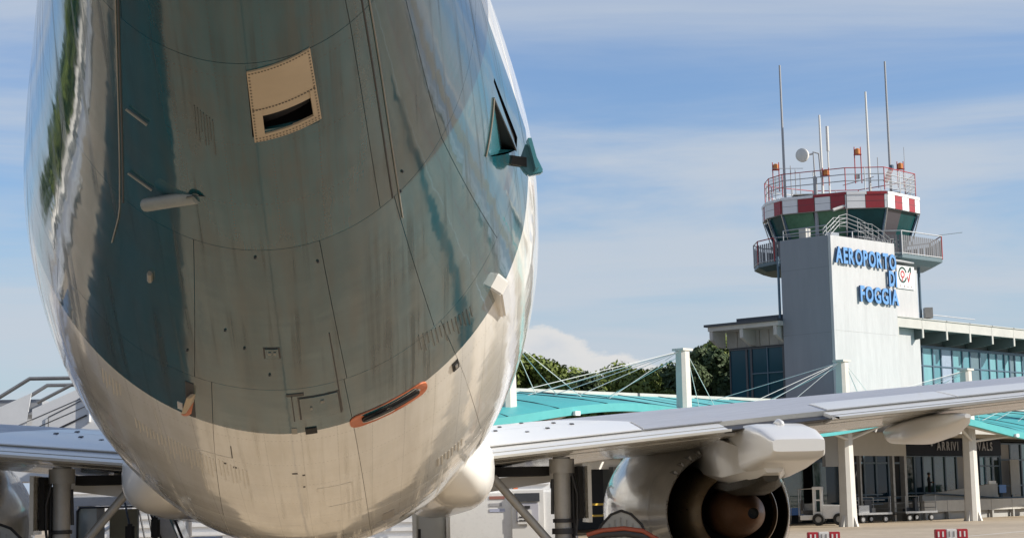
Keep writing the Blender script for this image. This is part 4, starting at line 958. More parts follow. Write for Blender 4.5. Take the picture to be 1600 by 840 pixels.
for p in ((-3.95, -1.2), (4.75, -1.2), (-3.4, 2.0), (4.4, 2.5)): MB().tube([(p[0], p[1], 12.2), (p[0], p[1], 15.7)], .09, 8).build('balcony_column', MULL, CAB)
MB().tube([(5.9, -1.5, 17.4), (7.6, -1.6, 17.55)], .02, 5).build('boom', GALV, CAB)
B('roof_plant', GREYM, CAB, 4.95, 5.45, -1.6, -1.0, 12.3, 12.95)
# roof railing, lights, antennas
for i in range(len(PG)):
    a, b = Vector((*PG[i], 0)) * .95, Vector((*PG[(i + 1) % len(PG)], 0)) * .95
    for z, m in ((20.5, GALV), (20.9, GALV), (21.3, RED)): MB().tube([(a.x, a.y, z), (b.x, b.y, z)], .03, 6).build('roof_rail', m, CAB)
    for u in (0, .5): 
        p = a.lerp(b, u); MB().tube([(p.x, p.y, 19.9), (p.x, p.y, 21.3)], .035, 6).build('roof_post', RED if u == 0 else GALV, CAB)
    if i in (0, 3, 4):
        bb = MB(); n = max(2, int((b - a).length / .12))
        for k in range(n):
            p = a.lerp(b, (k + .5) / n); d = (b - a).normalized() * .02
            bb.add([(p.x - d.x, p.y - d.y, 20.05), (p.x + d.x, p.y + d.y, 20.05), (p.x + d.x, p.y + d.y, 21.25), (p.x - d.x, p.y - d.y, 21.25)], [(0, 1, 2, 3)])
        for k in range(6): bb.add([(a.x, a.y, 20.1 + .2 * k), (b.x, b.y, 20.1 + .2 * k), (b.x, b.y, 20.13 + .2 * k), (a.x, a.y, 20.13 + .2 * k)], [(0, 1, 2, 3)])
        bb.build('mesh_infill', GALV, CAB)
B('cab_roof', ROOFG, CAB, -3.3, 3.6, -2.4, 3, 20.0, 20.06)
AW = mat('antenna_white', (.62, .61, .58), .5); AG = mat('antenna_grey', (.30, .31, .33), .5)
for x, z1, m, r, y in ((-3.75, 28.35, AG, .085, -1.6), (2.9, 28.2, AG, .085, -2.7), (-1.2, 25.25, AW, .085, -1.0), (-.40, 24.9, AW, .06, 1.0), (1.5, 26.25, AW, .085, -3.0)):
    MB().tube([(x, y, 20.0), (x, y, 21.2), (x - .02, y, z1)], [r * 1.1, r, r * .75], 8).build('antenna', m, CAB, smooth=True)
MB().tube([(-.40, 1.0, 24.9), (-.40, 1.0, 23.3)], .10, 8).build('antenna_sleeve', AW, CAB, smooth=True)
MB().tube([(-2.05, -3.3, 17.2), (-2.05, -3.3, 20.9)], .13, 8).build('dish_mast', AG, CAB, smooth=True)
MB().tube([(-2.05, -3.3, 20.9), (-2.1, -3.3, 22.5), (-1.75, -3.3, 22.4), (-1.65, -3.3, 20.9)], .06, 8).build('dish_mast', AG, CAB, smooth=True)
b = MB().lathe([(-.16, .02), (-.15, .34), (-.10, .42), (.12, .42), (.14, .36), (.15, .02)], (0, 0, 0), 'y', 28); o = b.build('dish', AW, CAB, smooth=True); o.location = (-2.82, -3.4, 22.3); o.rotation_euler = (0, 0, R(-28))
MB().tube([(-2.6, -3.3, 22.3), (-2.1, -3.3, 22.4)], .06, 6).build('dish_arm', AG, CAB)
for x, y, z in ((-4.25, -1.3, 21.5), (.62, -3.9, 21.9), (3.75, -1.8, 21.3), (-1.35, -3.3, 20.75)):
    for s_ in (-.2, .2): MB().tube([(x + s_, y, 20.4), (x + s_, y, z + .75)], .035, 6).build('light_post', RED, CAB)
    MB().lathe([(0, .02), (0, .17), (.3, .17), (.36, .08), (.36, .01)], (x, y, z + .3), 'z', 12).build('obstruction_light', OBST, CAB, smooth=True)
    B('light_bracket', RED, CAB, x - .24, x + .24, y - .08, y + .08, z + .24, z + .30)
MB().tube([(1.9, -3.8, 20.1), (1.9, -3.8, 22.0)], .03, 6).build('whip', AG, CAB); MB().tube([(4.1, -1.5, 20.1), (4.1, -1.5, 23.0)], .02, 6).build('whip', AG, CAB)
for k in range(3): MB().tube([(-3.4 + .3 * k, -2, 20.0), (-3.4 + .3 * k, -2, 21.9 - .25 * k)], .03, 6).build('whip', AG, CAB)
MB().tube([(-4.6, -2, 21.75), (-2.6, -2.1, 21.7)], .02, 6).build('whip', AG, CAB)
MB().tube([(-.4, -3.9, 20.3), (1.6, -3.8, 20.8)], .03, 6).build('conduit', AG, CAB); B('junction_box', AG, CAB, .4, .7, -3.9, -3.7, 20.7, 21.0)
b = MB().lathe([(-.5, .10), (.4, .10), (.5, .12)], (0, 0, 0), 'x', 12); o = b.build('camera_housing', AW, CAB, smooth=True); o.location = (-.75, -4.45, 18.85); o.rotation_euler = (0, R(-18), R(12))
MB().tube([(2.5, -3.0, 20.6), (2.9, -3.0, 21.4)], .16, 8).build('warning_lamp', RED, CAB); MB().tube([(2.9, -3.2, 21.35), (2.9, -3.2, 21.6)], .14, 8).build('warning_lamp', MULL, CAB)
# pipes and the dark seat of the shaft
MB().tube([(13.35, 12.9, 12.2), (13.35, 12.9, 16)], .08, 8).build('downpipe', MULL, TW)

# canopies: each a vaulted turquoise membrane hung from two masts
def zroof(s, v):          # v 0 front .. 1 rear
    zf = 4.80 + .50 * math.cos(2 * math.pi * (s + 18.45) / 24.6)
    k = v ** .8
    return zf + (6.45 - zf) * k
def yroof(v): return -1.4 + 9.6 * v
CABLE = mat('cable_grey', (.72, .72, .70), .6)
def canopy(sm, label):
    c = empty('canopy', TO, TRZ); tag(c, label, 'canopy', 'vaulted canopies along the terminal front')
    s0, s1 = sm - 12.2, sm + 12.2; ns, nv = 36, 10
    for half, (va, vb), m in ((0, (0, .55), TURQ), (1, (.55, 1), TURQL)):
        b = MB(); top = []; bot = []
        for i in range(ns + 1):
            for j in range(nv + 1):
                s = s0 + (s1 - s0) * i / ns; v = va + (vb - va) * j / nv
                top.append((s, yroof(v), zroof(s, v) + .32)); bot.append((s, yroof(v), zroof(s, v) + .26))
        q = nv + 1
        b.add(top, [(i * q + j, (i + 1) * q + j, (i + 1) * q + j + 1, i * q + j + 1) for i in range(ns) for j in range(nv)])
        b.build('membrane', m, c, smooth='full', fix=False)
        b = MB(); b.add(bot, [(i * q + j, i * q + j + 1, (i + 1) * q + j + 1, (i + 1) * q + j) for i in range(ns) for j in range(nv)])
        b.build('lining', BEIGE, c, smooth='full', fix=False)
    # fascia along the curved front, white trim along the rear
    b = MB(); r = []
    for i in range(ns + 1):
        s = s0 + (s1 - s0) * i / ns; z = zroof(s, 0)
        r.append([(s, -1.55, z + .34), (s, -1.55, z), (s, -1.40, z - .02), (s, -1.40, z + .34)])
    b.loft(r).build('fascia', TURQ, c)
    b = MB(); r = []
    for i in range(ns + 1):
        s = s0 + (s1 - s0) * i / ns
        r.append([(s, 8.2, 6.62), (s, 8.2, 6.92), (s, 8.4, 6.92), (s, 8.4, 6.62)])
    b.loft(r).build('rear_trim', CONCW, c)
    for k in range(9):
        s = s0 + .4 + (s1 - s0 - .8) * k / 8
        MB().tube([(s, yroof(v), zroof(s, v) + .06) for v in np.linspace(0.01, 1, 8)], .11, 6).build('rafter', COLW, c)
    for k in range(8):
        s = s0 + 1.5 + 3.05 * k
        MB().tube([(s, yroof(v), zroof(s, v) + .335) for v in np.linspace(0.0, 1, 8)], .022, 4).build('membrane_seam', TRIMD, c)
    for v in (.08, .5):
        MB().tube([(s0 + (s1 - s0) * i / 18, yroof(v), zroof(s0 + (s1 - s0) * i / 18, v) + .0) for i in range(19)], .13, 6).build('purlin', COLW, c)
    for pz in (-6.15, 6.15):
        s = sm + pz - (.7 if abs(sm + pz + 12.3) < .1 else 0)
        rings = []
        for z, k in ((0, 1.12), (1.2, 1.04), (4.4, .92), (8.2, .80)):
            rings.append([(s + x * k, y * k, z) for x, y in ((-.38, -.2), (-.2, -.34), (.2, -.34), (.38, -.2), (.38, .2), (.2, .34), (-.2, .34), (-.38, .2))])
        m_ = MB().loft(rings).build('mast', COLW, c)
        B('mast_cap', COLW, c, s - .36, s + .36, -.32, .32, 8.2, 8.30)
        MB().prism([(s - .62, 0), (s + .62, 0), (s + .44, .55), (s - .44, .55)], 'y', -.08, .08).build('foot_plate', COLW, c)
        MB().prism([(-.55, 0), (.55, 0), (.38, .5), (-.38, .5)], 'x', s - .08, s + .08).build('foot_plate', COLW, c)
        B('mast_lamp', mat('lamp_white', (.85, .85, .85), .4), c, s + 2.2, s + 2.5, -1.7, -1.56, zroof(s + 2.2, 0) - .02, zroof(s + 2.2, 0) + .16)
        for d in (-9.4, -7.6, -6.0, -4.4, -3.0, 2.0, 3.2, 4.6, 6.0, 7.6):
            if not (s0 < s + d < s1): continue
            for v in ((.42,) if abs(d) > 3 else (.35, .8)):
                MB().tube([(s + math.copysign(.3, d), 0, 8.15), (s + d, yroof(v), zroof(s + d, v) + .3)], .016, 5).build('cable', CABLE, c)
        for v, d in ((.05, -3), (.05, 3.2)):
            MB().tube([(s, -.2, 4.3), (s + d, yroof(v), zroof(s + d, v) + .02)], .08, 6).build('strut', COLW, c)
canopy(-18.45, 'turquoise canopy whose arched front shows above the right wing beside the fuselage')
canopy(6.15, 'turquoise canopy in front of the control tower, its masts bare and white')
canopy(30.75, 'turquoise canopy at the far right end, past the arrivals hall')

# ------------------------------------------------------------------ trees
def make_tree_mesh(seed, w, h, z0, nblob, nleaf, leaf, flat=.5):
    rng = random.Random(seed); V = []; F = []
    for _ in range(nblob):
        th = rng.uniform(0, 2 * math.pi); rr = math.sqrt(rng.random()); zz_ = rng.uniform(-1, 1)
        rad = math.sqrt(max(.05, 1 - zz_ * zz_)) * rr
        c = Vector((rad * math.cos(th) * w, rad * math.sin(th) * w, z0 + h * (zz_ * .5 + .5))); br = rng.uniform(.22, .42) * w * .75
        for _ in range(nleaf):
            d = Vector((rng.gauss(0, 1), rng.gauss(0, 1), rng.gauss(0, 1) * .8 + .25)).normalized(); p = c + Vector((d.x, d.y, d.z * flat * 1.5)) * br * rng.uniform(.7, 1.08)
            n = (d + Vector((rng.gauss(0, .5), rng.gauss(0, .5), rng.gauss(0, .5)))).normalized(); u = n.orthogonal().normalized(); u.rotate(Matrix.Rotation(rng.uniform(0, 6.28), 3, n)); v = n.cross(u)
            s = leaf * rng.uniform(.6, 1.3); o = len(V)
            V += [p - u * s, p + v * s * .55, p + u * s, p - v * s * .55]; F.append((o, o + 1, o + 2, o + 3))
    me = bpy.data.meshes.new('crown'); me.from_pydata([tuple(v) for v in V], [], F); return me
def trunk_mesh(seed, z0, h, w):
    rng = random.Random(seed); b = MB()
    pts = [(0, 0, 0)]; x = y = 0
    for k in range(1, 6): x += rng.uniform(-.12, .12); y += rng.uniform(-.12, .12); pts.append((x, y, (z0 + h * .45) * k / 5))
    b.tube(pts, [.34, .28, .25, .22, .18, .10], 8)
    for k in range(6):
        a = rng.uniform(0, 6.28); z = z0 * rng.uniform(.75, 1.1); b.tube([(x * .7, y * .7, z), (math.cos(a) * w * .35, math.sin(a) * w * .35, z + h * .25), (math.cos(a) * w * .65, math.sin(a) * w * .65, z + h * .5)], [.12, .08, .03], 6)
    me_o = b.build('trunk', BARK); me = me_o.data; bpy.data.objects.remove(me_o); return me
TREES = []
for i, (w, h, z0, nb, fl) in enumerate(((4.2, 5.6, 3.6, 46, .55), (3.6, 6.4, 3.0, 46, .6), (3.0, 8.6, 1.6, 50, .7), (4.8, 5.2, 4.4, 50, .5))):
    cm = make_tree_mesh(40 + i, w, h, z0, nb, 430, .17, fl); TREES.append((cm, trunk_mesh(90 + i, z0, h, w), z0 + h))
CROWN = {}
def tree(x, y, height, var, leaf, label, group, rot=0.):
    cm, tm, th = TREES[var]; s = height / (th + .6)
    t = empty('tree', (x, y, 0), rot); t.scale = (s * random.uniform(.95, 1.1), s * random.uniform(.95, 1.1), s)
    k = (var, leaf.name)
    if k not in CROWN: m = cm.copy(); m.materials.append(leaf); CROWN[k] = m
    a = bpy.data.objects.new('crown', CROWN[k]); b = bpy.data.objects.new('trunk', tm)
    for o in (a, b): COL.objects.link(o); o.parent = t
    tag(t, label, 'tree', group)
spots = [(9.5, 128, 11.2, 0, LEAFL), (13.5, 131, 10.6, 2, LEAFD), (12.2, 124, 11.6, 1, LEAFL), (16.3, 126, 10.4, 2, LEAFD), (18.6, 131, 11.2, 3, LEAFL), (20.8, 126, 9.9, 2, LEAFD), (19.4, 123, 10.3, 1, LEAFL),
         (23.2, 128, 10.9, 2, LEAFD), (25.0, 124, 11.9, 2, LEAFD), (27.0, 130, 12.2, 0, LEAFL), (29.0, 128, 13.0, 3, LEAFL), (26.6, 126, 12.4, 2, LEAFD), (6.0, 127, 11.8, 1, LEAFL), (2.0, 129, 11.0, 2, LEAFD)]
ORD = ['leftmost', 'second', 'third', 'fourth', 'fifth', 'sixth', 'rightmost']
ranks = {id(q): ORD[sorted([p for p in spots if p[4] is q[4]], key=lambda p: p[0] / p[1]).index(q)] for q in spots}
for q in spots:
    x, y, h, v, lf = q; rk = ranks[id(q)] + ('' if 'most' in ranks[id(q)] else ' from the left')
    tree(x, y, h, v, lf, ('bright green pine, ' if lf is LEAFL else 'dark conifer, ') + rk + ' of its kind behind the canopies',
         'bright pines behind the canopies' if lf is LEAFL else 'dark conifers behind the canopies', random.uniform(0, 6))
# trees and sheds across the apron on the left, mirrored in the fuselage
for k in range(30):
    tree(-56 - random.uniform(0, 12), -60 + 6.2 * k + random.uniform(-1.5, 1.5), random.uniform(13, 18), random.choice((0, 1, 2, 3)), random.choice((LEAFL, LEAFD, LEAFD, LEAFD)), 'tall tree across the apron, mirrored in the left of the tail', 'trees mirrored in the left of the tail', random.uniform(0, 6))
for k in range(26):
    tree(120 + random.uniform(0, 14), -110 + 8.0 * k + random.uniform(-2, 2), random.uniform(9, 13), random.choice((0, 1, 2, 3)), LEAFD, 'distant tree at the far edge of the apron on the right', 'trees along the far edge of the apron', random.uniform(0, 6))
def shed(x, y, w, l, h, label):
    s = empty('shed', (x, y, 0)); tag(s, label, 'building', 'white sheds mirrored in the left of the tail')
    B('wall', WHITE, s, 0, w, 0, l, 0, h); B('roof', ROOFG, s, -.3, w + .3, -.3, l + .3, h + .002, h + .3)
    for k in range(int(l / 4)): B('door', TRIMD, s, w + .003, w + .06, 1 + 4 * k, 3.2 + 4 * k, 0, h * .72)
    for k in range(int(l / 4)): B('window', GLASSD, s, w + .003, w + .05, 3.5 + 4 * k, 4.6 + 4 * k, h * .4, h * .75)
for i, (y, l, h) in enumerate(((-40, 18, 4.0), (-18, 22, 3.4), (8, 26, 4.4), (38, 20, 3.6), (62, 26, 4.6))):
    shed(-48, y, 7, l, h, 'white shed across the apron, mirrored in the left of the tail')

# ------------------------------------------------------------------ ground equipment
# passenger stairs at the forward door
st = empty('passenger_stairs', (-5.2, 28.9, 0)); tag(st, 'white passenger stairs with grey handrails behind the left wing', 'stairs')
def sp(name, m, poly, y0, y1): return MB().prism(poly, 'y', y0, y1).build(name, m, st)
sp('side_panel', STAIRW, [(-6.2, .35), (-5.6, .35), (-.05, 3.05), (.05, 3.72), (-.9, 3.30), (-6.2, .95)], -.45, -.40)
sp('side_panel', STAIRW, [(-.4, 2.2), (3.0, 2.2), (3.0, 3.84), (1.0, 3.84), (0.07, 3.44), (0.07, 3.0), (-.4, 2.8)], -.46, -.41)
sp('platform_skirt', STAIRW, [(-.6, 2.2), (3.0, 2.2), (3.0, 2.54), (-.6, 2.54)], -.38, 1.4)
sp('side_panel', STAIRW, [(-6.2, .35), (-5.6, .35), (-.05, 3.05), (3, 3.05), (3, 3.6), (-.9, 3.35), (-6.2, .95)], 1.4, 1.45)
for k in range(14): B('step', GREYM, st, -5.6 + .39 * k, -5.2 + .39 * k, -.38, 1.38, .35 + .16 * k, .40 + .16 * k)
B('platform', GREYM, st, -.1, 3, -.38, 1.38, 2.545, 2.6)
for y in (-.43, 1.42):
    MB().tube([(-6.2, y, 1.15), (-.55, y, 3.62), (0.02, y, 3.97), (3.0, y, 3.97)], .035, 8).build('handrail', GREYM, st, smooth=True)
MB().tube([(.15, -.43, 3.55), (.75, -.43, 3.86), (3, -.43, 3.86)], .03, 8).build('handrail', GREYM, st, smooth=True)
for k in range(3): MB().tube([(-.5 + .1 * k, -.47, 3.02 - .13 * k), (1.15 + .1 * k, -.47, 3.72 - .13 * k)], .006, 6).build('panel_seam', DARK, st)
MB().tube([(.35, -.48, 3.02), (1.0, -.48, 3.32)], .014, 6).build('inner_rail', DARK, st); MB().tube([(.35, -.48, 3.02), (.35, -.48, 3.3)], .007, 6).build('panel_seam', DARK, st)
MB().tube([(.35, -.48, 3.3), (1.0, -.48, 3.62)], .007, 6).build('panel_seam', DARK, st); MB().tube([(1.05, -.49, 3.2), (1.05, -.49, 3.72)], .03, 6).build('panel_post', STAIRW, st)
B('grey_canopy', mat('stair_grey', (.33, .34, .36), .5), st, -2.2, .2, -.3, 1.2, 3.35, 3.62)
for x in (-.5, 2.6):
    for y in (-.3, 1.2): MB().tube([(x, y, .2), (x, y, 2.2)], .06, 8).build('leg', STAIRW, st)
for (xa, xb) in ((-.5, 2.6), (2.6, -.5)): MB().tube([(xa, -.3, .3), (xb, -.3, 2.1)], .035, 6).build('brace', STAIRW, st)
B('chassis', STAIRW, st, -6, 2.8, -.2, 1.1, .25, .45)
for x in (-5, 1.8):
    for y in (-.35, 1.25): MB().lathe([(-.1, .1), (-.11, .25), (-.06, .3), (.06, .3), (.11, .25), (.1, .1)], (x, y, .3), 'y', 20).build('wheel', RUBBER, st, smooth=True)
# white ribbed trailer ahead of the belly
tr = empty('box_trailer', (-6.0, 39, 0)); tr.scale = (1.14, 1, 1.05); tag(tr, 'long white ribbed trailer beyond the aircraft belly', 'trailer')
B('body', TRUCKW, tr, 0, 9.6, 0, 2.3, .55, 2.32)
for k in range(9): B('rib', TRUCKW, tr, .02, 9.58, -.05, -.002, .62 + .19 * k, .70 + .19 * k)
B('frame_rail', DARK, tr, 0, 9.6, .1, 2.2, .38, .548)
for x in (1.2, 2.2, 7.6, 8.5): MB().lathe([(-.12, .15), (-.13, .38), (-.08, .45), (.08, .45), (.13, .38), (.12, .15)], (x, .15, .45), 'y', 22).build('wheel', RUBBER, tr, smooth=True)
for x in (1.6, 7.0, 9.0):
    for d in (0, .16): MB().tube([(x + d, -.5, .3), (x - .35 + d, -.1, 2.0)], .02, 6).build('tie_bar', DARK, tr)
# white cab truck between the left gear and the belly
ct = empty('cab_truck', (-3.45, 21.6, 0)); tag(ct, 'white truck cab with black window seals beside the left landing gear', 'truck')
body = [(0, .45), (1.62, .45), (1.66, .95), (1.46, 1.35), (1.22, 1.80), (1.18, 1.87), (0.03, 1.87), (0, 1.84)]
for y0, y1 in ((0, .06), (1.7, 1.76)):
    b = MB(); b.prism([(0, .45), (1.62, .45), (1.66, .95), (1.55, 1.15), (0, 1.15)], 'y', y0, y1).build('door', TRUCKW, ct)
    MB().box(0, .10, y0, y1, 1.151, 1.75).build('pillar', TRUCKW, ct); MB().box(0, 1.22, y0, y1, 1.751, 1.87).build('roof_rail', TRUCKW, ct)
    MB().prism([(1.28, 1.151), (1.50, 1.151), (1.24, 1.75), (1.05, 1.75)], 'y', y0, y1).build('pillar', TRUCKW, ct)
B('roof', TRUCKW, ct, .02, 1.2, .07, 1.69, 1.80, 1.868)
B('rear_wall', CREAM, ct, .02, .06, .07, 1.69, .5, 1.79); B('seat_back', CREAM, ct, .48, .86, .4, .6, 1.0, 1.70)
MB().tube([(.10, -.012, 1.16), (.10, -.012, 1.68), (.14, -.012, 1.73), (1.04, -.012, 1.73), (1.28, -.012, 1.16)], .018, 6).build('window_seal', DARK, ct)
B('window_post', GREYM, ct, .36, .46, -.01, .05, 1.15, 1.74); B('window_glass', mat('clear_glass', (.30, .38, .40), .05, spec=.9), ct, .11, .36, .02, .03, 1.16, 1.72)
MB().prism([(1.53, 1.0), (1.56, 1.02), (1.28, 1.74), (1.25, 1.73)], 'y', .07, 1.69).build('windscreen', mat('pale_screen', (.22, .36, .40), .05, spec=.9), ct)
MB().tube([(1.34, -.02, 1.72), (1.62, -.02, 1.02)], .02, 6).build('screen_seal', DARK, ct)
for x, z in ((.84, 1.36), (1.18, 1.44)):
    MB().box(x - .06, x + .06, -.34, -.22, z - .16, z + .14).build('mirror', DARK, ct, bevel=.03); MB().tube([(x, -.28, z + .1), (x - .06, -.15, z + .3), (x - .1, 0, 1.78)], .014, 6).build('mirror_arm', DARK, ct)
B('bonnet', BLUE, ct, 1.5, 2.0, .1, 1.6, .5, 1.28, bevel=.05)
for x in (.35, 1.5):
    for y in (-.02, 1.6): MB().lathe([(-.1, .12), (-.11, .34), (-.06, .4), (.06, .4), (.11, .34), (.1, .12)], (x, y + .1, .4), 'y', 22).build('wheel', RUBBER, ct, smooth=True)
B('chassis', DARK, ct, .0, 1.9, .2, 1.5, .3, .449)
# ground power unit behind the right gear
gp = empty('power_unit', (1.72, 22.5, 0)); tag(gp, 'white ground power unit with control panel behind the right landing gear', 'generator')
MB().box(0, 1.62, 0, 2.6, .35, 1.86).build('housing', TRUCKW, gp, bevel=.05)
MB().box(-.42, -.01, .3, 2.4, .35, 1.62).build('side_housing', mat('unit_grey', (.52, .54, .54), .4, var=.05), gp, bevel=.03)
B('panel_frame', WHITE, gp, .94, 1.40, -.03, -.002, 1.12, 1.84); B('panel_hood', TRIMD, gp, .98, 1.34, -.06, -.031, 1.68, 1.80)
B('panel_screen', mat('panel_lilac', (.50, .50, .56), .4), gp, 1.0, 1.32, -.045, -.031, 1.40, 1.66); B('panel_knob', DARK, gp, 1.12, 1.20, -.06, -.046, 1.58, 1.62)
B('panel_sheet', WHITE, gp, 1.02, 1.22, -.055, -.0465, 1.36, 1.56)
for k in range(4): B('panel_mark', DARK, gp, 1.04 + .06 * (k % 2), 1.09 + .06 * (k % 2), -.06, -.0555, 1.40 + .05 * (k // 2), 1.42 + .05 * (k // 2))
for z, w_, m in ((1.72, .22, mat('sticker_red', (.35, .16, .13), .5)), (1.62, .18, mat('sticker_grey', (.40, .40, .42), .5)), (1.54, .22, mat('sticker_blue', (.45, .48, .62), .5))): B('sticker', m, gp, .62, .62 + w_, -.006, -.002, z, z + .045)
B('grille', BLACK, gp, -.36, -.1, .288, .299, 1.0, 1.16); B('slot', DARK, gp, -.40, -.36, .29, .299, 1.0, 1.32); B('sticker', mat('sticker_blue', (1, 1, 1)), gp, -.26, -.12, .29, .299, 1.48, 1.53)
B('orange_lamp', ORANGE, gp, 1.0, 1.06, .3, .36, 1.861, 1.96)
for x in (.2, 1.3):
    for y in (.3, 2.2): MB().lathe([(-.1, .08), (-.11, .24), (-.06, .3), (.06, .3), (.11, .24), (.1, .08)], (x, y, .3), 'x', 20).build('wheel', RUBBER, gp, smooth=True)
B('tow_frame', DARK, gp, .3, 1.2, -.5, 2.6, .28, .349)
# baggage tractor
bt = empty('baggage_tractor', (24.75, 92.4, 0), R(-18)); tag(bt, 'white baggage tractor with open cab beside the near canopy mast', 'tractor')
TRW = TRUCKW
MB().prism([(.15, .35), (1.38, .35), (1.40, .75), (1.25, .98), (1.0, 1.05), (.15, 1.08)], 'y', -.6, .6).build('bonnet', TRW, bt, bevel=.04)
MB().box(-1.0, .15, -.62, .62, .30, .55).build('floor', TRW, bt, bevel=.02)
MB().box(-.32, -.22, -.62, -.52, .5, 2.0).build('cab_post', TRW, bt); MB().box(.06, .15, -.62, -.52, .5, 2.0).build('cab_post', TRW, bt); MB().box(.06, .15, .52, .62, .5, 2.0).build('cab_post', TRW, bt); MB().box(-.32, -.22, .52, .62, .5, 2.0).build('cab_post', TRW, bt)
MB().box(-.34, .18, -.64, .64, 1.86, 2.02).build('cab_roof', TRW, bt, bevel=.03); MB().box(-.22, .06, -.60, -.56, 1.28, 1.36).build('cab_rail', TRW, bt); MB().box(-.22, .06, -.60, -.56, .56, .72).build('cab_rail', TRW, bt)
B('seat', DARK, bt, -.85, -.35, -.4, .4, .56, .80); B('seat_back', DARK, bt, -.95, -.85, -.4, .4, .8, 1.35); B('console', GREYM, bt, -1.05, -.4, .42, .56, .6, 1.15)
MB().tube([(-.34, -.6, 1.93), (-1.05, -.6, 1.90), (-1.05, -.6, .5)], .03, 6).build('rear_frame', GALV, bt); MB().tube([(-1.05, .6, .5), (-1.05, .6, 1.90), (-.3, .6, 1.93)], .03, 6).build('rear_frame', GALV, bt)
for x in (-.05, 1.02):
    for y in (-.66, .66):
        w_ = empty('wheel', (x, y, .32), parent=bt); MB().lathe([(-.10, .16), (-.11, .28), (-.06, .32), (.06, .32), (.11, .28), (.10, .16)], (0, 0, 0), 'y', 22).build('tyre', RUBBER, w_, smooth=True)
        MB().lathe([(-.07, .001), (-.07, .16), (.07, .16), (.07, .001)], (0, 0, 0), 'y', 16).build('rim', GREYM, w_)
B('rear_bumper', DARK, bt, -1.1, -1.0, -.55, .55, .2, .5); B('headlamp', GREYM, bt, 1.28, 1.31, -.45, -.25, .75, .9); B('headlamp', GREYM, bt, 1.28, 1.31, .25, .45, .75, .9)
# baggage carts
def cart(x, y, rz, label, load):
    c = empty('baggage_cart', (x, y, 0), rz); tag(c, label, 'cart', 'baggage carts by the arrivals hall')
    MB().box(-1.15, 1.15, -.75, .75, .46, .54).build('deck', GALV, c); B('deck_edge', STEEL, c, -1.17, 1.17, -.78, -.752, .45, .56)
    for sx in (-1, 1):
        for yy in (-.72, .72): MB().tube([(sx * 1.1, yy, .54), (sx * 1.1, yy, 1.42)], .025, 6).build('end_post', GALV, c)
        for z in (.75, 1.05, 1.40): MB().tube([(sx * 1.1, -.72, z), (sx * 1.1, .72, z)], .022, 6).build('end_rail', GALV, c)
    for z in (1.0, 1.40): MB().tube([(-1.1, .72, z), (1.1, .72, z)], .022, 6).build('side_rail', GALV, c)
    for px_ in (-.8, .8):
        for yy in (-.62, .62):
            w_ = empty('wheel', (px_, yy, .2), parent=c); MB().lathe([(-.06, .10), (-.065, .17), (-.03, .20), (.03, .20), (.065, .17), (.06, .10)], (0, 0, 0), 'y', 18).build('tyre', RUBBER, w_, smooth=True)
            MB().lathe([(-.066, .001), (-.066, .11), (.066, .11), (.066, .001)], (0, 0, 0), 'y', 14).build('rim', STEEL, w_)
    MB().tube([(-1.15, 0, .42), (-1.75, 0, .34)], .03, 6).build('tow_bar', DARK, c)
    for i, (a, b, y0, y1, z, m) in enumerate(load): MB().box(a, b, y0, y1, .541, .541 + z).build('load_panel', m, c)
cart(28.4, 96.6, R(24), 'near flat baggage cart behind the canopy mast, loaded with grey panels', [(-.95, -.2, -.5, -.45, .42, STEEL), (-.1, .4, .0, .05, .7, TRIMD), (.3, .9, .3, .5, .25, GREYM)])
cart(31.9, 99.6, R(24), 'farther baggage cart right of the portal with tall end rails', [(-.2, .7, .3, .6, .22, TRIMD), (.2, .4, .0, .2, .75, TRIMD)])
# red and white marker barriers on the apron
M_BR = mat('barrier_red', (.42, .018, .03), .45, var=.1, scale=5); M_BW = mat('barrier_white', (.72, .70, .66), .5, var=.1, scale=5)
for (x, y, lab) in ((15.75, 56.3, 'red and white marker barrier in front of the baggage tractor'), (19.95, 56.0, 'red and white marker barrier in front of the far canopy mast')):
    mb_ = empty('marker_barrier', (x, y, 0), R(-4.94)); tag(mb_, lab, 'barrier', 'marker barriers on the apron')
    for k, m in enumerate((M_BR, M_BW, M_BR)):
        x0 = -.53 + .355 * k
        MB().box(x0, x0 + .345, -.14, .14, .0, .43).build('block', m, mb_, bevel=.02)
        for s_ in (.09, .235): MB().box(x0 + s_ - .025, x0 + s_ + .025, -.148, -.141, .18, .36).build('slot', M_BW if m is M_BR else GREYM, mb_)
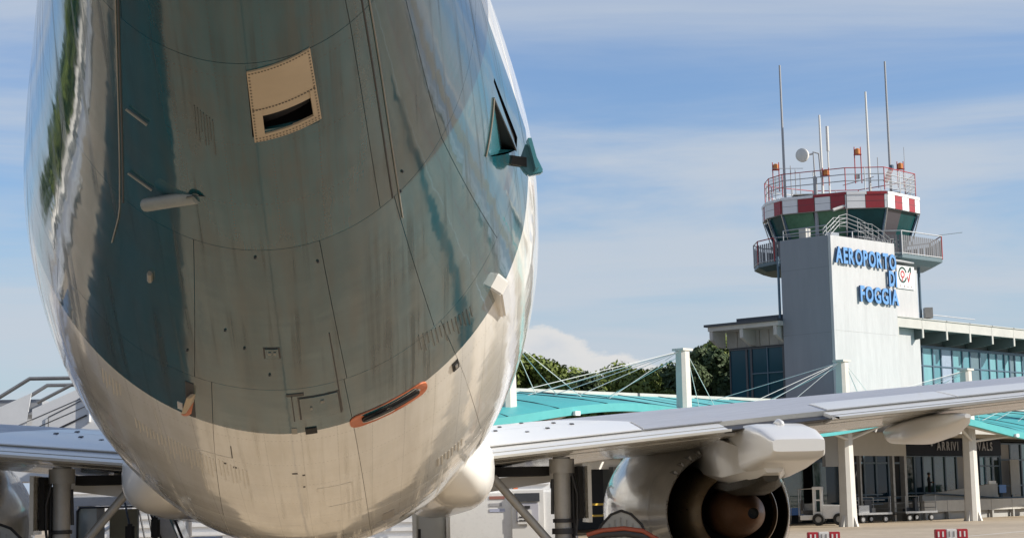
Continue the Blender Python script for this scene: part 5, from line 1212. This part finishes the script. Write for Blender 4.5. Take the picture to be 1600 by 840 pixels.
# person standing by the hall glass
def person(loc, rz):
    pj = {'pel': (0, 0, .95), 'ch': (0, 0.02, 1.25), 'nk': (0, .02, 1.47), 'hd': (0, -.01, 1.60), 'ht': (0, 0, 1.72), 'sl': (.18, .02, 1.42), 'sr': (-.18, .02, 1.42), 'el': (.25, .0, 1.15), 'er': (-.26, .02, 1.15), 'wl': (.12, -.22, 1.12), 'wr': (-.10, -.24, 1.15),
          'hl': (.09, .0, .9), 'hr': (-.09, 0, .9), 'kl': (.10, -.02, .5), 'kr': (-.11, .02, .5), 'al': (.11, .04, .09), 'ar': (-.12, .07, .09), 'tl': (.13, -.14, .04), 'tr': (-.14, -.11, .04)}
    ed = [('pel', 'ch'), ('ch', 'nk'), ('nk', 'hd'), ('hd', 'ht'), ('ch', 'sl'), ('ch', 'sr'), ('sl', 'el'), ('sr', 'er'), ('el', 'wl'), ('er', 'wr'), ('pel', 'hl'), ('pel', 'hr'), ('hl', 'kl'), ('hr', 'kr'), ('kl', 'al'), ('kr', 'ar'), ('al', 'tl'), ('ar', 'tr')]
    rad = dict(pel=.15, ch=.16, nk=.06, hd=.095, ht=.07, sl=.07, sr=.07, el=.05, er=.05, wl=.035, wr=.035, hl=.10, hr=.10, kl=.065, kr=.065, al=.045, ar=.045, tl=.04, tr=.04)
    for sd_, wn in (('l', 'wl'), ('r', 'wr')):
        bx_, by_, bz_ = pj[wn]
        for f in range(5):
            n1, n2 = f'f{sd_}{f}a', f'f{sd_}{f}b'; o_ = -.028 + .014 * f
            pj[n1] = (bx_ + o_, by_ - (.05 if f else .02), bz_ + .01); pj[n2] = (bx_ + o_ * 1.1, by_ - (.085 if f else .045), bz_ - .01 - (.01 if f else -.02))
            ed += [(wn, n1), (n1, n2)]; rad[n1] = .010; rad[n2] = .008
    ks = list(pj); me = bpy.data.meshes.new('person'); me.from_pydata([pj[k] for k in ks], [(ks.index(a), ks.index(b)) for a, b in ed], [])
    o = bpy.data.objects.new('person', me); COL.objects.link(o); sk = o.modifiers.new('s', 'SKIN'); sb = o.modifiers.new('d', 'SUBSURF'); sb.levels = 1; sb.render_levels = 1
    for i, k in enumerate(ks): me.skin_vertices[0].data[i].radius = (rad[k], rad[k] * (.72 if k in ('pel', 'ch') else 1)); me.skin_vertices[0].data[i].use_root = (k == 'pel')
    dg = bpy.context.evaluated_depsgraph_get(); m2 = bpy.data.meshes.new_from_object(o.evaluated_get(dg)); bpy.data.objects.remove(o)
    m2.materials.clear(); m2.materials.append(CLOTH); m2.materials.append(SKINP)
    for p in m2.polygons:
        c = p.center; p.use_smooth = True
        p.material_index = 1 if (c.z > 1.50 or (c.y < -.20 and 1.05 < c.z < 1.25)) else 0
    b = bpy.data.objects.new('person', m2); COL.objects.link(b); b.location = loc; b.rotation_euler = (0, 0, rz)
    h = MB().lathe([(-.02, .085), (.04, .105), (.09, .095), (.125, .05), (.13, .005)], (0, .015, 1.63), 'z', 16).build('hair', CLOTH, b, smooth=True)
    for xx in (-.035, .035): MB().lathe([(0, .011), (-.006, .006)], (xx, -.103, 1.625), 'y', 8).build('eye', BLACK, b)
    MB().prism([(-.112, 1.60), (-.085, 1.63), (-.085, 1.585)], 'x', -.012, .012).build('nose', SKINP, b)
    return b
def TL(s, y, z=0): c, q = math.cos(TRZ), math.sin(TRZ); return (TO[0] + s * c - y * q, TO[1] + s * q + y * c, z)
tag(person(TL(22.45, 8.6, 1.05), TRZ + R(20)), 'person in dark clothes standing before the arrivals hall glass', 'person')
